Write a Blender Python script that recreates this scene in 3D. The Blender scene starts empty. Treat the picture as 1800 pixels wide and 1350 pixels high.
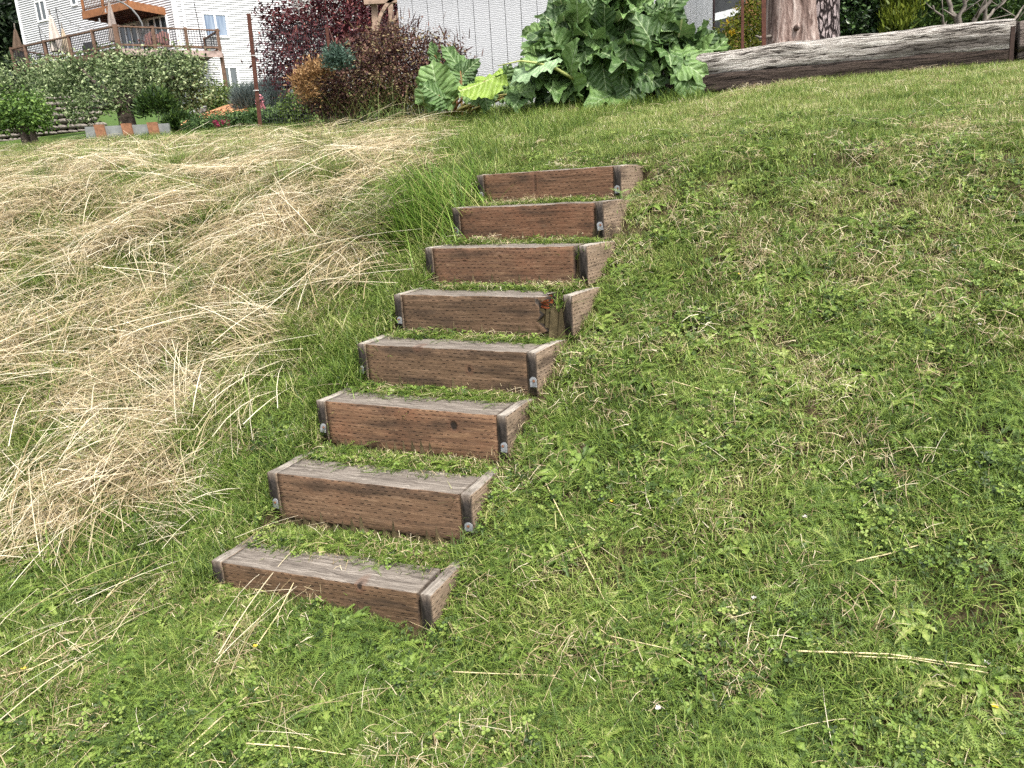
import bpy, math, random
import numpy as np
from mathutils import Vector, Matrix

random.seed(7)
RNG = np.random.default_rng(7)
SC = bpy.context.scene
COL = SC.collection

# ------------------------------------------------------------------ camera, sky, sun, exposure
EYE = 1.62
PITCH, ROLL, FPX = math.radians(14.746), math.radians(3.63), 1352.0
_c, _s, _cp, _sp = math.cos(ROLL), math.sin(ROLL), math.cos(PITCH), math.sin(PITCH)
AX_R0, AX_D0, AX_F = Vector((1, 0, 0)), Vector((0, -_sp, -_cp)), Vector((0, _cp, -_sp))
cam_d = bpy.data.cameras.new('camera')
cam = bpy.data.objects.new('camera', cam_d)
COL.objects.link(cam)
_X = AX_R0 * _c + AX_D0 * _s
_D = AX_D0 * _c - AX_R0 * _s
M = Matrix.Identity(4)
for i in range(3):
    M[i][0], M[i][1], M[i][2] = _X[i], -_D[i], -AX_F[i]
M[2][3] = EYE
cam.matrix_world = M
cam_d.sensor_width = 36
cam_d.lens = 36 * FPX / 1800
cam_d.clip_end = 800
cam_d.clip_start = 0.05
SC.camera = cam

SUN_EL, SUN_AZ = math.radians(58), math.radians(150)      # azimuth clockwise from +Y (view direction): behind right
W = bpy.data.worlds.new('World')
SC.world = W
W.use_nodes = True
wn, wl = W.node_tree.nodes, W.node_tree.links
wn.clear()
sky = wn.new('ShaderNodeTexSky')
sky.sky_type = 'NISHITA'
sky.sun_disc = False
sky.sun_elevation = SUN_EL
sky.sun_rotation = SUN_AZ
sky.air_density = 1.0
sky.dust_density = 4.0
sky.ozone_density = 1.0
hs = wn.new('ShaderNodeHueSaturation')
hs.inputs['Saturation'].default_value = 0.30
bg = wn.new('ShaderNodeBackground')
bg.inputs['Strength'].default_value = 0.115
wo = wn.new('ShaderNodeOutputWorld')
wl.new(sky.outputs[0], hs.inputs['Color'])
wl.new(hs.outputs[0], bg.inputs[0])
wl.new(bg.outputs[0], wo.inputs[0])

sun_d = bpy.data.lights.new('sun', 'SUN')
sun_d.energy = 1.5
sun_d.angle = math.radians(10)
sun_d.color = (1.0, 0.95, 0.87)
sun = bpy.data.objects.new('sun', sun_d)
COL.objects.link(sun)
_sd = Vector((math.sin(SUN_AZ) * math.cos(SUN_EL), math.cos(SUN_AZ) * math.cos(SUN_EL), math.sin(SUN_EL)))
sun.rotation_euler = _sd.to_track_quat('Z', 'Y').to_euler()
sun.location = (3, -3, 20)

SC.view_settings.view_transform = 'Standard'
SC.view_settings.look = 'None'
SC.view_settings.exposure = 1.80
SC.view_settings.gamma = 1.0
SC.view_settings.use_curve_mapping = False
SC.render.engine = 'CYCLES'
SC.cycles.use_denoising = False
SC.cycles.max_bounces = 6
SC.cycles.diffuse_bounces = 3
SC.cycles.glossy_bounces = 2
SC.cycles.transmission_bounces = 3

# ------------------------------------------------------------------ pixel helpers (only used to find where things stand)
def ray(px, py):
    a, b = px - 900, py - 675
    u, v = (a * _c - b * _s) / FPX, (a * _s + b * _c) / FPX
    return AX_R0 * u + AX_D0 * v + AX_F

def U(px, py, Y):
    d = ray(px, py)
    return d * (Y / d.y) + Vector((0, 0, EYE))

# ------------------------------------------------------------------ noise
class SinNoise:
    def __init__(self, seed, scale, n=9):
        r = np.random.default_rng(seed)
        a = r.uniform(0, 2 * np.pi, n)
        k = 2 * np.pi / scale * r.uniform(.6, 1.7, n)
        self.kx, self.ky, self.ph, self.n = k * np.cos(a), k * np.sin(a), r.uniform(0, 6.28, n), n
    def __call__(self, x, y):
        x, y = np.asarray(x, float), np.asarray(y, float)
        o = np.zeros_like(x)
        for i in range(self.n):
            o = o + np.sin(x * self.kx[i] + y * self.ky[i] + self.ph[i])
        return o / math.sqrt(self.n / 2.0) * .5          # std about .5
def sst(a, b, x):
    t = np.clip((np.asarray(x, float) - a) / (b - a), 0, 1)
    return t * t * (3 - 2 * t)

# ------------------------------------------------------------------ the slope
STEPS = {  # front top outer left corner (relative to eye), yaw degrees
    1: (-0.132, 4.866, 0.047, -33.5), 2: (-0.277, 4.543, -0.130, -33.4), 3: (-0.422, 4.220, -0.322, -30.6),
    4: (-0.572, 3.920, -0.520, -29.4), 5: (-0.732, 3.659, -0.713, -28.3), 6: (-0.892, 3.386, -0.911, -26.0),
    7: (-1.056, 3.071, -1.126, -23.9), 8: (-1.207, 2.738, -1.354, -22.6)}
SW = 0.96                       # width over the side boards
SD = {}
for k, (x, y, z, yaw) in STEPS.items():
    a = math.radians(yaw)
    SD[k] = (np.array([x, y]), z + EYE, np.array([math.cos(a), math.sin(a)]), np.array([-math.sin(a), math.cos(a)]))
_tt = np.linspace(-20, 120, 7001)
_zz = np.interp(_tt, [-20, -1, 1.2, 1.95, 4.45, 5.2, 7.4, 8.2, 9.2, 12, 14.5, 17.2, 22.5, 38.6, 120],
                [-2.4, -1.74, -1.62, -1.47, .035, .205, .575, .70, .80, 1.02, 1.28, 1.75, 2.75, 5.3, 16])
_k = np.hanning(25); _k /= _k.sum()
_zz = np.convolve(np.pad(_zz, 12, mode='edge'), _k, 'valid')
N_BIG, N_MID, N_SM = SinNoise(1, 2.2), SinNoise(2, .55), SinNoise(3, .16)
N_HAY, N_HAY2, N_TINT, N_DRY = SinNoise(4, .9), SinNoise(5, .32), SinNoise(6, .7), SinNoise(8, 1.1)

def softx(x):
    x = np.asarray(x, float)
    x = np.where(x < -1.5, -1.5 + (x + 1.5) * .20, x)
    return np.where(x > 4.2, 4.2 + (x - 4.2) * .2, x)
def tco(x, y):
    return .451 * softx(x) + .893 * np.asarray(y, float)
def qco(x, y):                      # distance to the left of the stair's left edge
    return -(x + 1.207) * .893 + (y - 2.738) * .451
def hay_w(x, y):
    x, y = np.asarray(x, float), np.asarray(y, float)
    t, q = tco(x, y), qco(x, y)
    q0 = .30 + np.maximum(0, t - 4.3) * .52 + .10 * N_HAY(x, y)
    w = sst(0, .45, q - q0) * sst(1.80, 2.75, t + .25 * N_HAY(x + 3, y))
    w = w * (1 - .30 * sst(5.6, 7.2, t)) * (1 - .6 * sst(7.0, 7.8, t))
    return w * (1 - sst(8.1, 8.9, t))
LOG_A, LOG_B = U(1160, 165, 8.3), U(1778, 98, 7.35)
def behind_log(x, y):
    x, y = np.asarray(x, float), np.asarray(y, float)
    dx, dy = LOG_B.x - LOG_A.x, LOG_B.y - LOG_A.y
    L = math.hypot(dx, dy)
    d = (-(x - LOG_A.x) * dy + (y - LOG_A.y) * dx) / L
    s = ((x - LOG_A.x) * dx + (y - LOG_A.y) * dy) / L
    return sst(.22, .5, d) * sst(.1, .7, s) * (1 - sst(3, 8, d))
def H(x, y):
    x, y = np.asarray(x, float), np.asarray(y, float)
    z = np.interp(tco(x, y), _tt, _zz) + EYE
    near = 1 - sst(9, 14, y)
    hw = hay_w(x, y)
    z = z + near * (.022 * N_BIG(x, y) + .010 * N_MID(x, y) + .004 * N_SM(x, y))
    z = z + hw * (.045 * N_HAY(x * .8, y) + .020 * N_HAY2(x, y) + .02)
    z = z + .20 * behind_log(x, y)
    qr = -(qco(x, y) + SW * .985)
    z = z - .034 * np.exp(-(np.maximum(qr - .05, 0) / .16) ** 2) * (qr > -.2) * sst(1.5, 1.9, tco(x, y)) * (1 - sst(4.4, 4.9, tco(x, y)))
    z = z - .055 * np.exp(-(((x + .35) / .42) ** 2 + ((y - 2.15) / .30) ** 2))
    done = np.zeros(z.shape, bool)
    for k in range(1, 9):
        P, zt, e, n = SD[k]
        s = (x - P[0]) * e[0] + (y - P[1]) * e[1]
        p = (x - P[0]) * n[0] + (y - P[1]) * n[1]
        inside = (s > .022) & (s < SW - .022) & (p > .012) & (p < .62) & ~done
        bump = .008 * N_MID(x * 2, y * 2) + .004 * N_SM(x, y)
        zz = zt - .030 + np.clip(p - .18, 0, .3) * .10 + bump
        zz = np.where(p < .17, zt - .06, zz)
        if k == 1:
            f = sst(.15, .6, p)
            zz = zz * (1 - f) + z * f
        z = np.where(inside, zz, z)
        done = done | inside
    return z
def Hf(x, y):
    return float(H(np.array([x]), np.array([y]))[0])
def G(px, py):                      # where a line of sight meets the slope
    d = ray(px, py)
    o = Vector((0, 0, EYE))
    ys = np.linspace(1.0, 14, 2600)
    ts = ys / d.y
    hz = H(d.x * ts, ys)
    rz = o.z + d.z * ts
    idx = np.argmax(rz < hz)
    return Vector((d.x * ts[idx], ys[idx], hz[idx]))
def normal_at(x, y, e=.03):
    gx = (H(x + e, y) - H(x - e, y)) / (2 * e)
    gy = (H(x, y + e) - H(x, y - e)) / (2 * e)
    n = np.stack([-gx, -gy, np.ones_like(gx)], -1)
    return n / np.linalg.norm(n, axis=-1, keepdims=True)

# ------------------------------------------------------------------ object helpers
def tag(o, label=None, cat=None, group=None, kind=None):
    if label: o['label'] = label
    if cat: o['category'] = cat
    if group: o['group'] = group
    if kind: o['kind'] = kind
    return o
def thing(name, label, cat, loc, group=None, rz=0):
    o = bpy.data.objects.new(name, None)
    o.empty_display_size = .1
    COL.objects.link(o)
    o.location = loc
    o.rotation_euler = (0, 0, rz)
    return tag(o, label, cat, group)
def mesh_np(name, V, F, mat, bv=None, smooth=True):
    V = np.asarray(V, np.float32).reshape(-1, 3)
    me = bpy.data.meshes.new(name)
    if isinstance(F, np.ndarray):
        n, m = F.shape
        me.vertices.add(len(V)); me.vertices.foreach_set('co', V.ravel())
        me.loops.add(n * m); me.loops.foreach_set('vertex_index', F.astype(np.int32).ravel())
        me.polygons.add(n); me.polygons.foreach_set('loop_start', np.arange(0, n * m, m, dtype=np.int32))
        me.update(calc_edges=True)
    else:
        me.from_pydata(V.tolist(), [], F)
        me.update()
    if bv is not None:
        at = me.attributes.new('bv', 'FLOAT', 'POINT')
        at.data.foreach_set('value', np.asarray(bv, np.float32))
    if mat is not None:
        me.materials.append(mat)
    me.polygons.foreach_set('use_smooth', np.full(len(me.polygons), smooth, bool))
    return me
def link(name, me, parent=None, loc=None):
    o = bpy.data.objects.new(name, me)
    COL.objects.link(o)
    if parent is not None: o.parent = parent
    if loc is not None: o.location = loc
    return o
class MB:
    def __init__(s): s.v, s.f, s.b = [], [], []
    def add(s, vs, fs, b=.5):
        o = len(s.v)
        s.v += [tuple(v) for v in vs]
        s.f += [tuple(i + o for i in f) for f in fs]
        s.b += [b] * len(vs)
    def box(s, lo, hi, b=.5):
        x0, y0, z0 = lo; x1, y1, z1 = hi
        s.add([(x0, y0, z0), (x1, y0, z0), (x1, y1, z0), (x0, y1, z0), (x0, y0, z1), (x1, y0, z1), (x1, y1, z1), (x0, y1, z1)],
              [(0, 3, 2, 1), (4, 5, 6, 7), (0, 1, 5, 4), (1, 2, 6, 5), (2, 3, 7, 6), (3, 0, 4, 7)], b)
    def obox(s, o, ax, ay, az, b=.5):       # corner + three edge vectors
        o, ax, ay, az = map(Vector, (o, ax, ay, az))
        vs = [o, o + ax, o + ax + ay, o + ay, o + az, o + ax + az, o + ax + ay + az, o + ay + az]
        s.add(vs, [(0, 3, 2, 1), (4, 5, 6, 7), (0, 1, 5, 4), (1, 2, 6, 5), (2, 3, 7, 6), (3, 0, 4, 7)], b)
    def bar(s, p0, p1, w, h, up=(0, 0, 1), b=.5):
        p0, p1 = Vector(p0), Vector(p1)
        d = (p1 - p0)
        u = Vector(up)
        r = d.cross(u)
        if r.length < 1e-6: r = Vector((1, 0, 0))
        r.normalize()
        u = r.cross(d).normalized()
        s.obox(p0 - r * w / 2 - u * h / 2, d, r * w, u * h, b)
    def tube(s, pts, rad, n=8, b=.5, cap=True, jit=0):
        pts = [Vector(p) for p in pts]
        m = len(pts)
        if not hasattr(rad, '__len__'): rad = [rad] * m
        o = len(s.v)
        ref = Vector((.3, .2, .93))
        for i, p in enumerate(pts):
            d = (pts[min(i + 1, m - 1)] - pts[max(i - 1, 0)]).normalized()
            a = d.cross(ref)
            if a.length < .05: a = d.cross(Vector((1, 0, 0)))
            a.normalize()
            c = d.cross(a)
            for j in range(n):
                t = 2 * math.pi * j / n
                r = rad[i] * (1 + (random.uniform(-jit, jit) if jit else 0))
                s.v.append(tuple(p + a * (r * math.cos(t)) + c * (r * math.sin(t))))
                s.b.append(b)
        for i in range(m - 1):
            for j in range(n):
                k = (j + 1) % n
                s.f.append((o + i * n + j, o + i * n + k, o + (i + 1) * n + k, o + (i + 1) * n + j))
        if cap:
            s.f.append(tuple(o + j for j in range(n))[::-1])
            s.f.append(tuple(o + (m - 1) * n + j for j in range(n)))
    def build(s, name, mat, parent=None, smooth=False, world=True):
        V = np.array(s.v, np.float32).reshape(-1, 3)
        if parent is not None and world:
            off = Vector((0, 0, 0)); p = parent
            while p is not None:
                off = off + p.location; p = p.parent
            V = V - np.array(off, np.float32)
        me = mesh_np(name, V, s.f, mat, s.b, smooth)
        return link(name, me, parent)

# ------------------------------------------------------------------ materials
def new_mat(name):
    m = bpy.data.materials.new(name)
    m.use_nodes = True
    nt = m.node_tree
    nt.nodes.clear()
    return m, nt
class NT:
    """little node builder"""
    def __init__(s, nt): s.nt = nt
    def n(s, typ, **kw):
        nd = s.nt.nodes.new(typ)
        for k, v in kw.items(): setattr(nd, k, v)
        return nd
    def l(s, a, b): s.nt.links.new(a, b)
    def put(s, sock, v):
        if hasattr(v, 'links') or isinstance(v, bpy.types.NodeSocket): s.l(v, sock)
        else: sock.default_value = v
    def math(s, op, a, b=0.0, c=0.0, clamp=False):
        nd = s.n('ShaderNodeMath', operation=op, use_clamp=clamp)
        s.put(nd.inputs[0], a); s.put(nd.inputs[1], b)
        if len(nd.inputs) > 2: s.put(nd.inputs[2], c)
        return nd.outputs[0]
    def maprange(s, v, a, b, c=0.0, d=1.0):
        nd = s.n('ShaderNodeMapRange', interpolation_type='SMOOTHSTEP')
        s.put(nd.inputs[0], v)
        for i, q in enumerate((a, b, c, d)): s.put(nd.inputs[1 + i], q)
        return nd.outputs[0]
    def mix(s, f, a, b, blend='MIX'):
        nd = s.n('ShaderNodeMix', data_type='RGBA', blend_type=blend)
        s.put(nd.inputs[0], f); s.put(nd.inputs[6], a); s.put(nd.inputs[7], b)
        return nd.outputs[2]
    def mapping(s, vec, scale=(1, 1, 1), loc=(0, 0, 0), rot=(0, 0, 0)):
        nd = s.n('ShaderNodeMapping')
        s.l(vec, nd.inputs[0]); nd.inputs['Scale'].default_value = scale; nd.inputs['Location'].default_value = loc
        nd.inputs['Rotation'].default_value = rot
        return nd.outputs[0]
    def noise(s, vec, scale, detail=4, rough=.6, dist=0):
        nd = s.n('ShaderNodeTexNoise')
        s.l(vec, nd.inputs['Vector']); nd.inputs['Scale'].default_value = scale
        nd.inputs['Detail'].default_value = detail; nd.inputs['Roughness'].default_value = rough
        nd.inputs['Distortion'].default_value = dist
        return nd.outputs[0]
    def ramp(s, f, stops, interp='LINEAR'):
        nd = s.n('ShaderNodeValToRGB')
        cr = nd.color_ramp
        cr.interpolation = interp
        while len(cr.elements) < len(stops): cr.elements.new(.5)
        for e, (p, c) in zip(cr.elements, stops):
            e.position = p; e.color = (*c, 1) if len(c) == 3 else c
        s.put(nd.inputs[0], f)
        return nd.outputs[0]
    def bump(s, h, strength, dist):
        nd = s.n('ShaderNodeBump')
        nd.inputs['Strength'].default_value = strength; nd.inputs['Distance'].default_value = dist
        s.put(nd.inputs['Height'], h)
        return nd.outputs[0]
    def attr(s, name, typ='GEOMETRY'):
        nd = s.n('ShaderNodeAttribute', attribute_name=name, attribute_type=typ)
        return nd.outputs['Fac']
    def coords(s, which='Object'):
        return s.n('ShaderNodeTexCoord').outputs[which]
    def sep(s, v):
        nd = s.n('ShaderNodeSeparateXYZ'); s.l(v, nd.inputs[0]); return nd.outputs
    def comb(s, x, y, z):
        nd = s.n('ShaderNodeCombineXYZ')
        for i, q in enumerate((x, y, z)): s.put(nd.inputs[i], q)
        return nd.outputs[0]
    def out(s, col, rough=.8, spec=.3, normal=None, metal=0.0, transl=0.0, tcol=None):
        p = s.n('ShaderNodeBsdfPrincipled')
        s.put(p.inputs['Base Color'], col); s.put(p.inputs['Roughness'], rough)
        p.inputs['Specular IOR Level'].default_value = spec; s.put(p.inputs['Metallic'], metal)
        if normal is not None: s.l(normal, p.inputs['Normal'])
        o = s.n('ShaderNodeOutputMaterial')
        if transl:
            t = s.n('ShaderNodeBsdfTranslucent')
            s.put(t.inputs[0], tcol if tcol is not None else col)
            mx = s.n('ShaderNodeMixShader')
            mx.inputs[0].default_value = transl
            s.l(p.outputs[0], mx.inputs[1]); s.l(t.outputs[0], mx.inputs[2])
            s.l(mx.outputs[0], o.inputs[0])
        else:
            s.l(p.outputs[0], o.inputs[0])
def c4(c): return (*c, 1.0)
def simple(name, col, rough=.7, spec=.3, var=.25, scale=8, bump=0.0, metal=0.0):
    m, nt = new_mat(name); N = NT(nt)
    v = N.coords()
    f = N.noise(v, scale, 5)
    a = tuple(x * (1 - var) for x in col); b = tuple(min(1, x * (1 + var)) for x in col)
    c = N.ramp(f, [(.3, a), (.7, b)])
    nm = N.bump(f, bump, .02) if bump else None
    N.out(c, rough, spec, nm, metal)
    return m
def leaf_mat(name, stops, rough=.55, spec=.25, transl=.25, noise=.15, nscale=3.0):
    """colour by the per-leaf value 'bv', plus a slow drift through the crown"""
    m, nt = new_mat(name); N = NT(nt)
    b = N.attr('bv')
    f = N.noise(N.coords(), nscale, 3)
    v = N.math('ADD', b, N.math('MULTIPLY', N.math('SUBTRACT', f, .5), noise * 2))
    c = N.ramp(v, stops)
    N.out(c, rough, spec, None, 0, transl)
    return m

GRASS_STOPS = [(0.0, (.026, .048, .012)), (.25, (.070, .120, .022)), (.48, (.158, .236, .040)),
               (.66, (.245, .300, .075)), (.82, (.42, .40, .17)), (1.0, (.66, .58, .40))]
HAY_STOPS = [(0.0, (.085, .058, .030)), (.30, (.25, .185, .095)), (.55, (.43, .345, .20)), (.80, (.58, .50, .34)), (1.0, (.70, .63, .48))]
def grass_mat(name='grass_blades', stops=None, k=.62):
    m, nt = new_mat(name); N = NT(nt)
    b = N.attr('bv'); t = N.attr('tint', 'INSTANCER')
    v = N.math('ADD', t, N.math('MULTIPLY', N.math('SUBTRACT', b, .5), k))
    c = N.ramp(v, stops or GRASS_STOPS)
    N.out(c, .5, .3, None, 0, .30)
    return m
M_GRASS = grass_mat()
M_HAY = grass_mat('dry_hay', HAY_STOPS, .75)

def soil_mat():
    m, nt = new_mat('lawn_soil'); N = NT(nt)
    v = N.coords('Object')
    f = N.noise(v, 9, 8, .7); g = N.noise(v, 60, 4, .7)
    hay = N.attr('hay')
    a = N.ramp(f, [(.3, (.020, .016, .009)), (.5, (.046, .036, .018)), (.7, (.105, .080, .045))])
    b = N.ramp(g, [(.3, (.035, .028, .014)), (.7, (.13, .10, .05))])
    far = N.ramp(g, [(.3, (.035, .065, .015)), (.7, (.075, .115, .025))])
    c = N.mix(hay, a, b)
    c = N.mix(N.attr('far'), c, far)
    N.out(c, .95, .1, N.bump(g, .6, .02))
    return m
M_SOIL = soil_mat()

def timber_mat(name, seed, knots=(), hue=0.0, dash=True, board=False, tone=(1, 1, 1)):
    """pressure treated timber: brown face with rows of incising slits, bleached grey top, dark end grain.
    object space: x along the timber, y into the bank, z up"""
    m, nt = new_mat(name); N = NT(nt)
    v = N.coords()
    if board:                              # boards run along y
        x0, y0, z0 = N.sep(v)
        v = N.comb(y0, x0, z0)
    vv = N.mapping(v, loc=(seed * 3.7, seed * 1.3, seed * 2.1))
    wob = N.noise(vv, 3.0, 3)
    x, y, z = N.sep(v)
    grain = N.noise(N.mapping(vv, (3.0, 60, 60)), 1.0, 7, .72, .5)
    fine = N.noise(N.mapping(vv, (9, 240, 240)), 1.0, 4, .7)
    blot = N.noise(vv, 7, 5, .6)
    geo = N.n('ShaderNodeNewGeometry')
    tr = N.n('ShaderNodeVectorTransform', vector_type='NORMAL', convert_from='WORLD', convert_to='OBJECT')
    N.l(geo.outputs['Normal'], tr.inputs[0])
    nx, ny, nz = N.sep(tr.outputs[0])
    topm = N.maprange(N.math('ADD', nz, N.math('MULTIPLY', N.math('SUBTRACT', blot, .5), .25)), .45, .85)
    if board:
        endm = N.maprange(N.math('MULTIPLY', ny, -1.0), .5, .9)
    else:
        endm = N.maprange(N.math('ABSOLUTE', nx), .5, .9)
    w = .5 + hue
    face = N.ramp(grain, [(.30, (.030, .019, .012)), (.45, (.100, .058 - .008 * hue, .034)), (.58, (.165, .095, .056)), (.74, (.30, .20, .13))])
    face = N.mix(N.maprange(blot, .45, .75), face, (.14 + .03 * hue, .076, .044, 1), 'MIX') if not board else \
        N.mix(.55, face, N.ramp(fine, [(.3, (.20, .15, .10)), (.7, (.46, .38, .29))]))
    face = N.mix(1.0, face, (*tone, 1), 'MULTIPLY')
    face = N.mix(.36, face, N.ramp(fine, [(.34, (.025, .016, .011)), (.55, (.12, .075, .047)), (.72, (.40, .28, .19))]))
    stain = N.noise(N.mapping(vv, (2.5, 9, 14)), 1.0, 4, .6)
    face = N.mix(N.maprange(stain, .48, .68, 0, .75), face, (.035, .024, .017, 1))
    top = N.ramp(N.math('ADD', N.math('MULTIPLY', grain, .5), N.math('MULTIPLY', fine, .5)),
                 [(.36, (.040, .033, .027)), (.5, (.125, .106, .088)), (.62, (.26, .23, .195)), (.76, (.55, .50, .43))])
    if board: top = N.mix(N.maprange(blot, .35, .7, .0, .6), top, (.42, .385, .33, 1))
    end = N.ramp(N.noise(vv, 60, 5, .7), [(.3, (.008, .007, .006)), (.7, (.036, .029, .024))])
    col = N.mix(topm, face, top)
    col = N.mix(endm, col, end)
    h = N.math('MULTIPLY', grain, .6)
    if dash:
        rz = .0165
        for comp, base in ((z, x),):
            zz = N.math('ADD', N.math('DIVIDE', comp, rz), N.math('MULTIPLY', N.math('SUBTRACT', wob, .5), 1.2))
            row = N.math('FLOOR', zz)
            fr = N.math('SUBTRACT', zz, row)
            xx = N.math('ADD', N.math('DIVIDE', base, .034), N.math('MULTIPLY', row, .37))
            xx = N.math('ADD', xx, N.math('MULTIPLY', N.math('ADD', fine, blot), .5))
            fx = N.math('FRACT', xx)
            dz = N.math('ABSOLUTE', N.math('SUBTRACT', fr, .5))
            dx = N.math('ABSOLUTE', N.math('SUBTRACT', fx, .5))
            mask = N.math('MULTIPLY', N.maprange(dz, .13, .06), N.maprange(dx, .27, .17))
            cell = N.n('ShaderNodeTexWhiteNoise', noise_dimensions='2D')
            N.l(N.comb(N.math('FLOOR', xx), row, 0.0), cell.inputs[0])
            mask = N.math('MULTIPLY', mask, N.maprange(cell.outputs[0], .15, .75, .05, 1.0))
            side = N.math('SUBTRACT', 1.0, N.math('MAXIMUM', topm, endm), clamp=True)
            mask = N.math('MULTIPLY', mask, side)
            col = N.mix(N.math('MULTIPLY', mask, .92), col, (.012, .008, .006, 1))
            h = N.math('SUBTRACT', h, N.math('MULTIPLY', mask, 1.2))
    for (kx, kz, rx, rz_, dark) in knots:
        dx = N.math('DIVIDE', N.math('SUBTRACT', x, kx), rx)
        dz = N.math('DIVIDE', N.math('SUBTRACT', z, kz), rz_)
        dy = N.math('DIVIDE', y, max(rx, rz_) * 2.2)
        d = N.math('SQRT', N.math('ADD', N.math('MULTIPLY', dy, dy), N.math('ADD', N.math('MULTIPLY', dx, dx), N.math('MULTIPLY', dz, dz))))
        d = N.math('ADD', d, N.math('MULTIPLY', N.math('SUBTRACT', blot, .5), 1.6))
        ring = N.maprange(d, 1.9, .9)
        core = N.maprange(d, .9, .35)
        col = N.mix(N.math('MULTIPLY', ring, .4), col, (.12, .060, .036, 1))
        col = N.mix(N.math('MULTIPLY', core, dark), col, (.018, .013, .010, 1))
        h = N.math('SUBTRACT', h, N.math('MULTIPLY', core, .8))
    N.out(col, .85, .2, N.bump(h, .8, .006))
    return m
# ------------------------------------------------------------------ ground sheet
def build_ground():
    def lines(parts):
        o = []
        for a, b, st in parts:
            o.append(np.arange(a, b - 1e-9, st))
        o.append(np.array([parts[-1][1]]))
        return np.concatenate(o)
    xs = lines([(-90, -12, 4.0), (-12, -2.3, .12), (-2.3, 1.2, .02), (1.2, 8, .10), (8, 90, 4.0)])
    ys = lines([(-8, 1.0, .4), (1.0, 2.2, .06), (2.2, 5.6, .02), (5.6, 12, .09), (12, 130, 2.0)])
    X, Y = np.meshgrid(xs, ys)
    Z = H(X, Y)
    V = np.stack([X, Y, Z], -1).reshape(-1, 3)
    nx, ny = len(xs), len(ys)
    i = np.arange((ny - 1) * (nx - 1))
    r, c = i // (nx - 1), i % (nx - 1)
    a = r * nx + c
    F = np.stack([a, a + 1, a + nx + 1, a + nx], -1)
    me = mesh_np('lawn_ground', V, F, M_SOIL)
    hw = np.clip(hay_w(X, Y) * 1.2, 0, 1)
    for nm, val in (('hay', hw), ('far', sst(9.5, 12, Y))):
        at = me.attributes.new(nm, 'FLOAT', 'POINT')
        at.data.foreach_set('value', val.ravel().astype(np.float32))
    return tag(link('lawn_ground', me), 'grassy hillside rising from the camera to the houses', kind='structure')
build_ground()

# ------------------------------------------------------------------ timber steps
def sweep_box(lx, ly, lz, r=.006, nseg=30, jit=.0012, rot_end=False, slant=0.0, seed=0, along='x'):
    """rounded rectangular timber: x 0..lx, y 0..ly, z -lz..0"""
    rr = np.random.default_rng(seed)
    sec = []
    ny, nz = 5, 5
    def arc(cy, cz, a0):
        for k in range(3):
            a = a0 + k * math.pi / 4
            sec.append((cy + r * math.cos(a), cz + r * math.sin(a)))
    arc(r, -lz + r, math.pi)
    for k in range(1, ny): sec.append((r + (ly - 2 * r) * k / ny, -lz))
    arc(ly - r, -lz + r, 1.5 * math.pi)
    for k in range(1, nz): sec.append((ly, -lz + r + (lz - 2 * r) * k / nz))
    arc(ly - r, -r, 0)
    for k in range(1, ny): sec.append((ly - r - (ly - 2 * r) * k / ny, 0))
    arc(r, -r, .5 * math.pi)
    for k in range(1, nz): sec.append((0, -r - (lz - 2 * r) * k / nz))
    sec = np.array(sec)
    m = len(sec)
    xs = np.linspace(0, lx, nseg + 1)
    nzx, nzz = SinNoise(seed + 50, .35), SinNoise(seed + 80, .05)
    V = []
    for i, x in enumerate(xs):
        P = sec.copy()
        wobble = .0025 * nzx(np.full(m, x), P[:, 0] * 3) + jit * nzz(x + P[:, 0] * 2.2, P[:, 1] * 2 + x * .3)
        cy, cz = ly / 2, -lz / 2
        d = P - np.array([cy, cz]); d /= np.linalg.norm(d, axis=1, keepdims=True)
        P = P + d * wobble[:, None] + rr.normal(0, jit * .35, P.shape)
        X = np.full(m, x) + rr.normal(0, .0006, m)
        if rot_end and x > lx - .12:
            f = (x - (lx - .12)) / .12
            hole = np.clip(.5 + .9 * np.sin(P[:, 1] * 95 + 1.0) * np.cos(P[:, 0] * 60 + .5) + rr.normal(0, .35, m), 0, 1.3)
            X = X - f * .055 * hole * (1.2 if x >= lx - .03 else .8)
            P = P - d * (f * .010 * hole)[:, None]
        V.append(np.stack([X, P[:, 0], P[:, 1]], -1))
    V = np.concatenate(V)
    F = []
    for i in range(nseg):
        for j in range(m):
            k = (j + 1) % m
            F.append((i * m + j, (i + 1) * m + j, (i + 1) * m + k, i * m + k))
    n0 = len(V)
    depth = .03 if rot_end else 0
    V = np.concatenate([V, [[0, ly / 2, -lz / 2], [lx - depth - (.02 if rot_end else 0), ly / 2, -lz / 2]]])
    for j in range(m):
        k = (j + 1) % m
        F.append((n0, j, k)); F.append((n0 + 1, nseg * m + k, nseg * m + j))
    if along == 'y':
        V = np.stack([V[:, 1], V[:, 0], V[:, 2]], -1)
        F = [f[::-1] for f in F]
    return V, F

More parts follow.
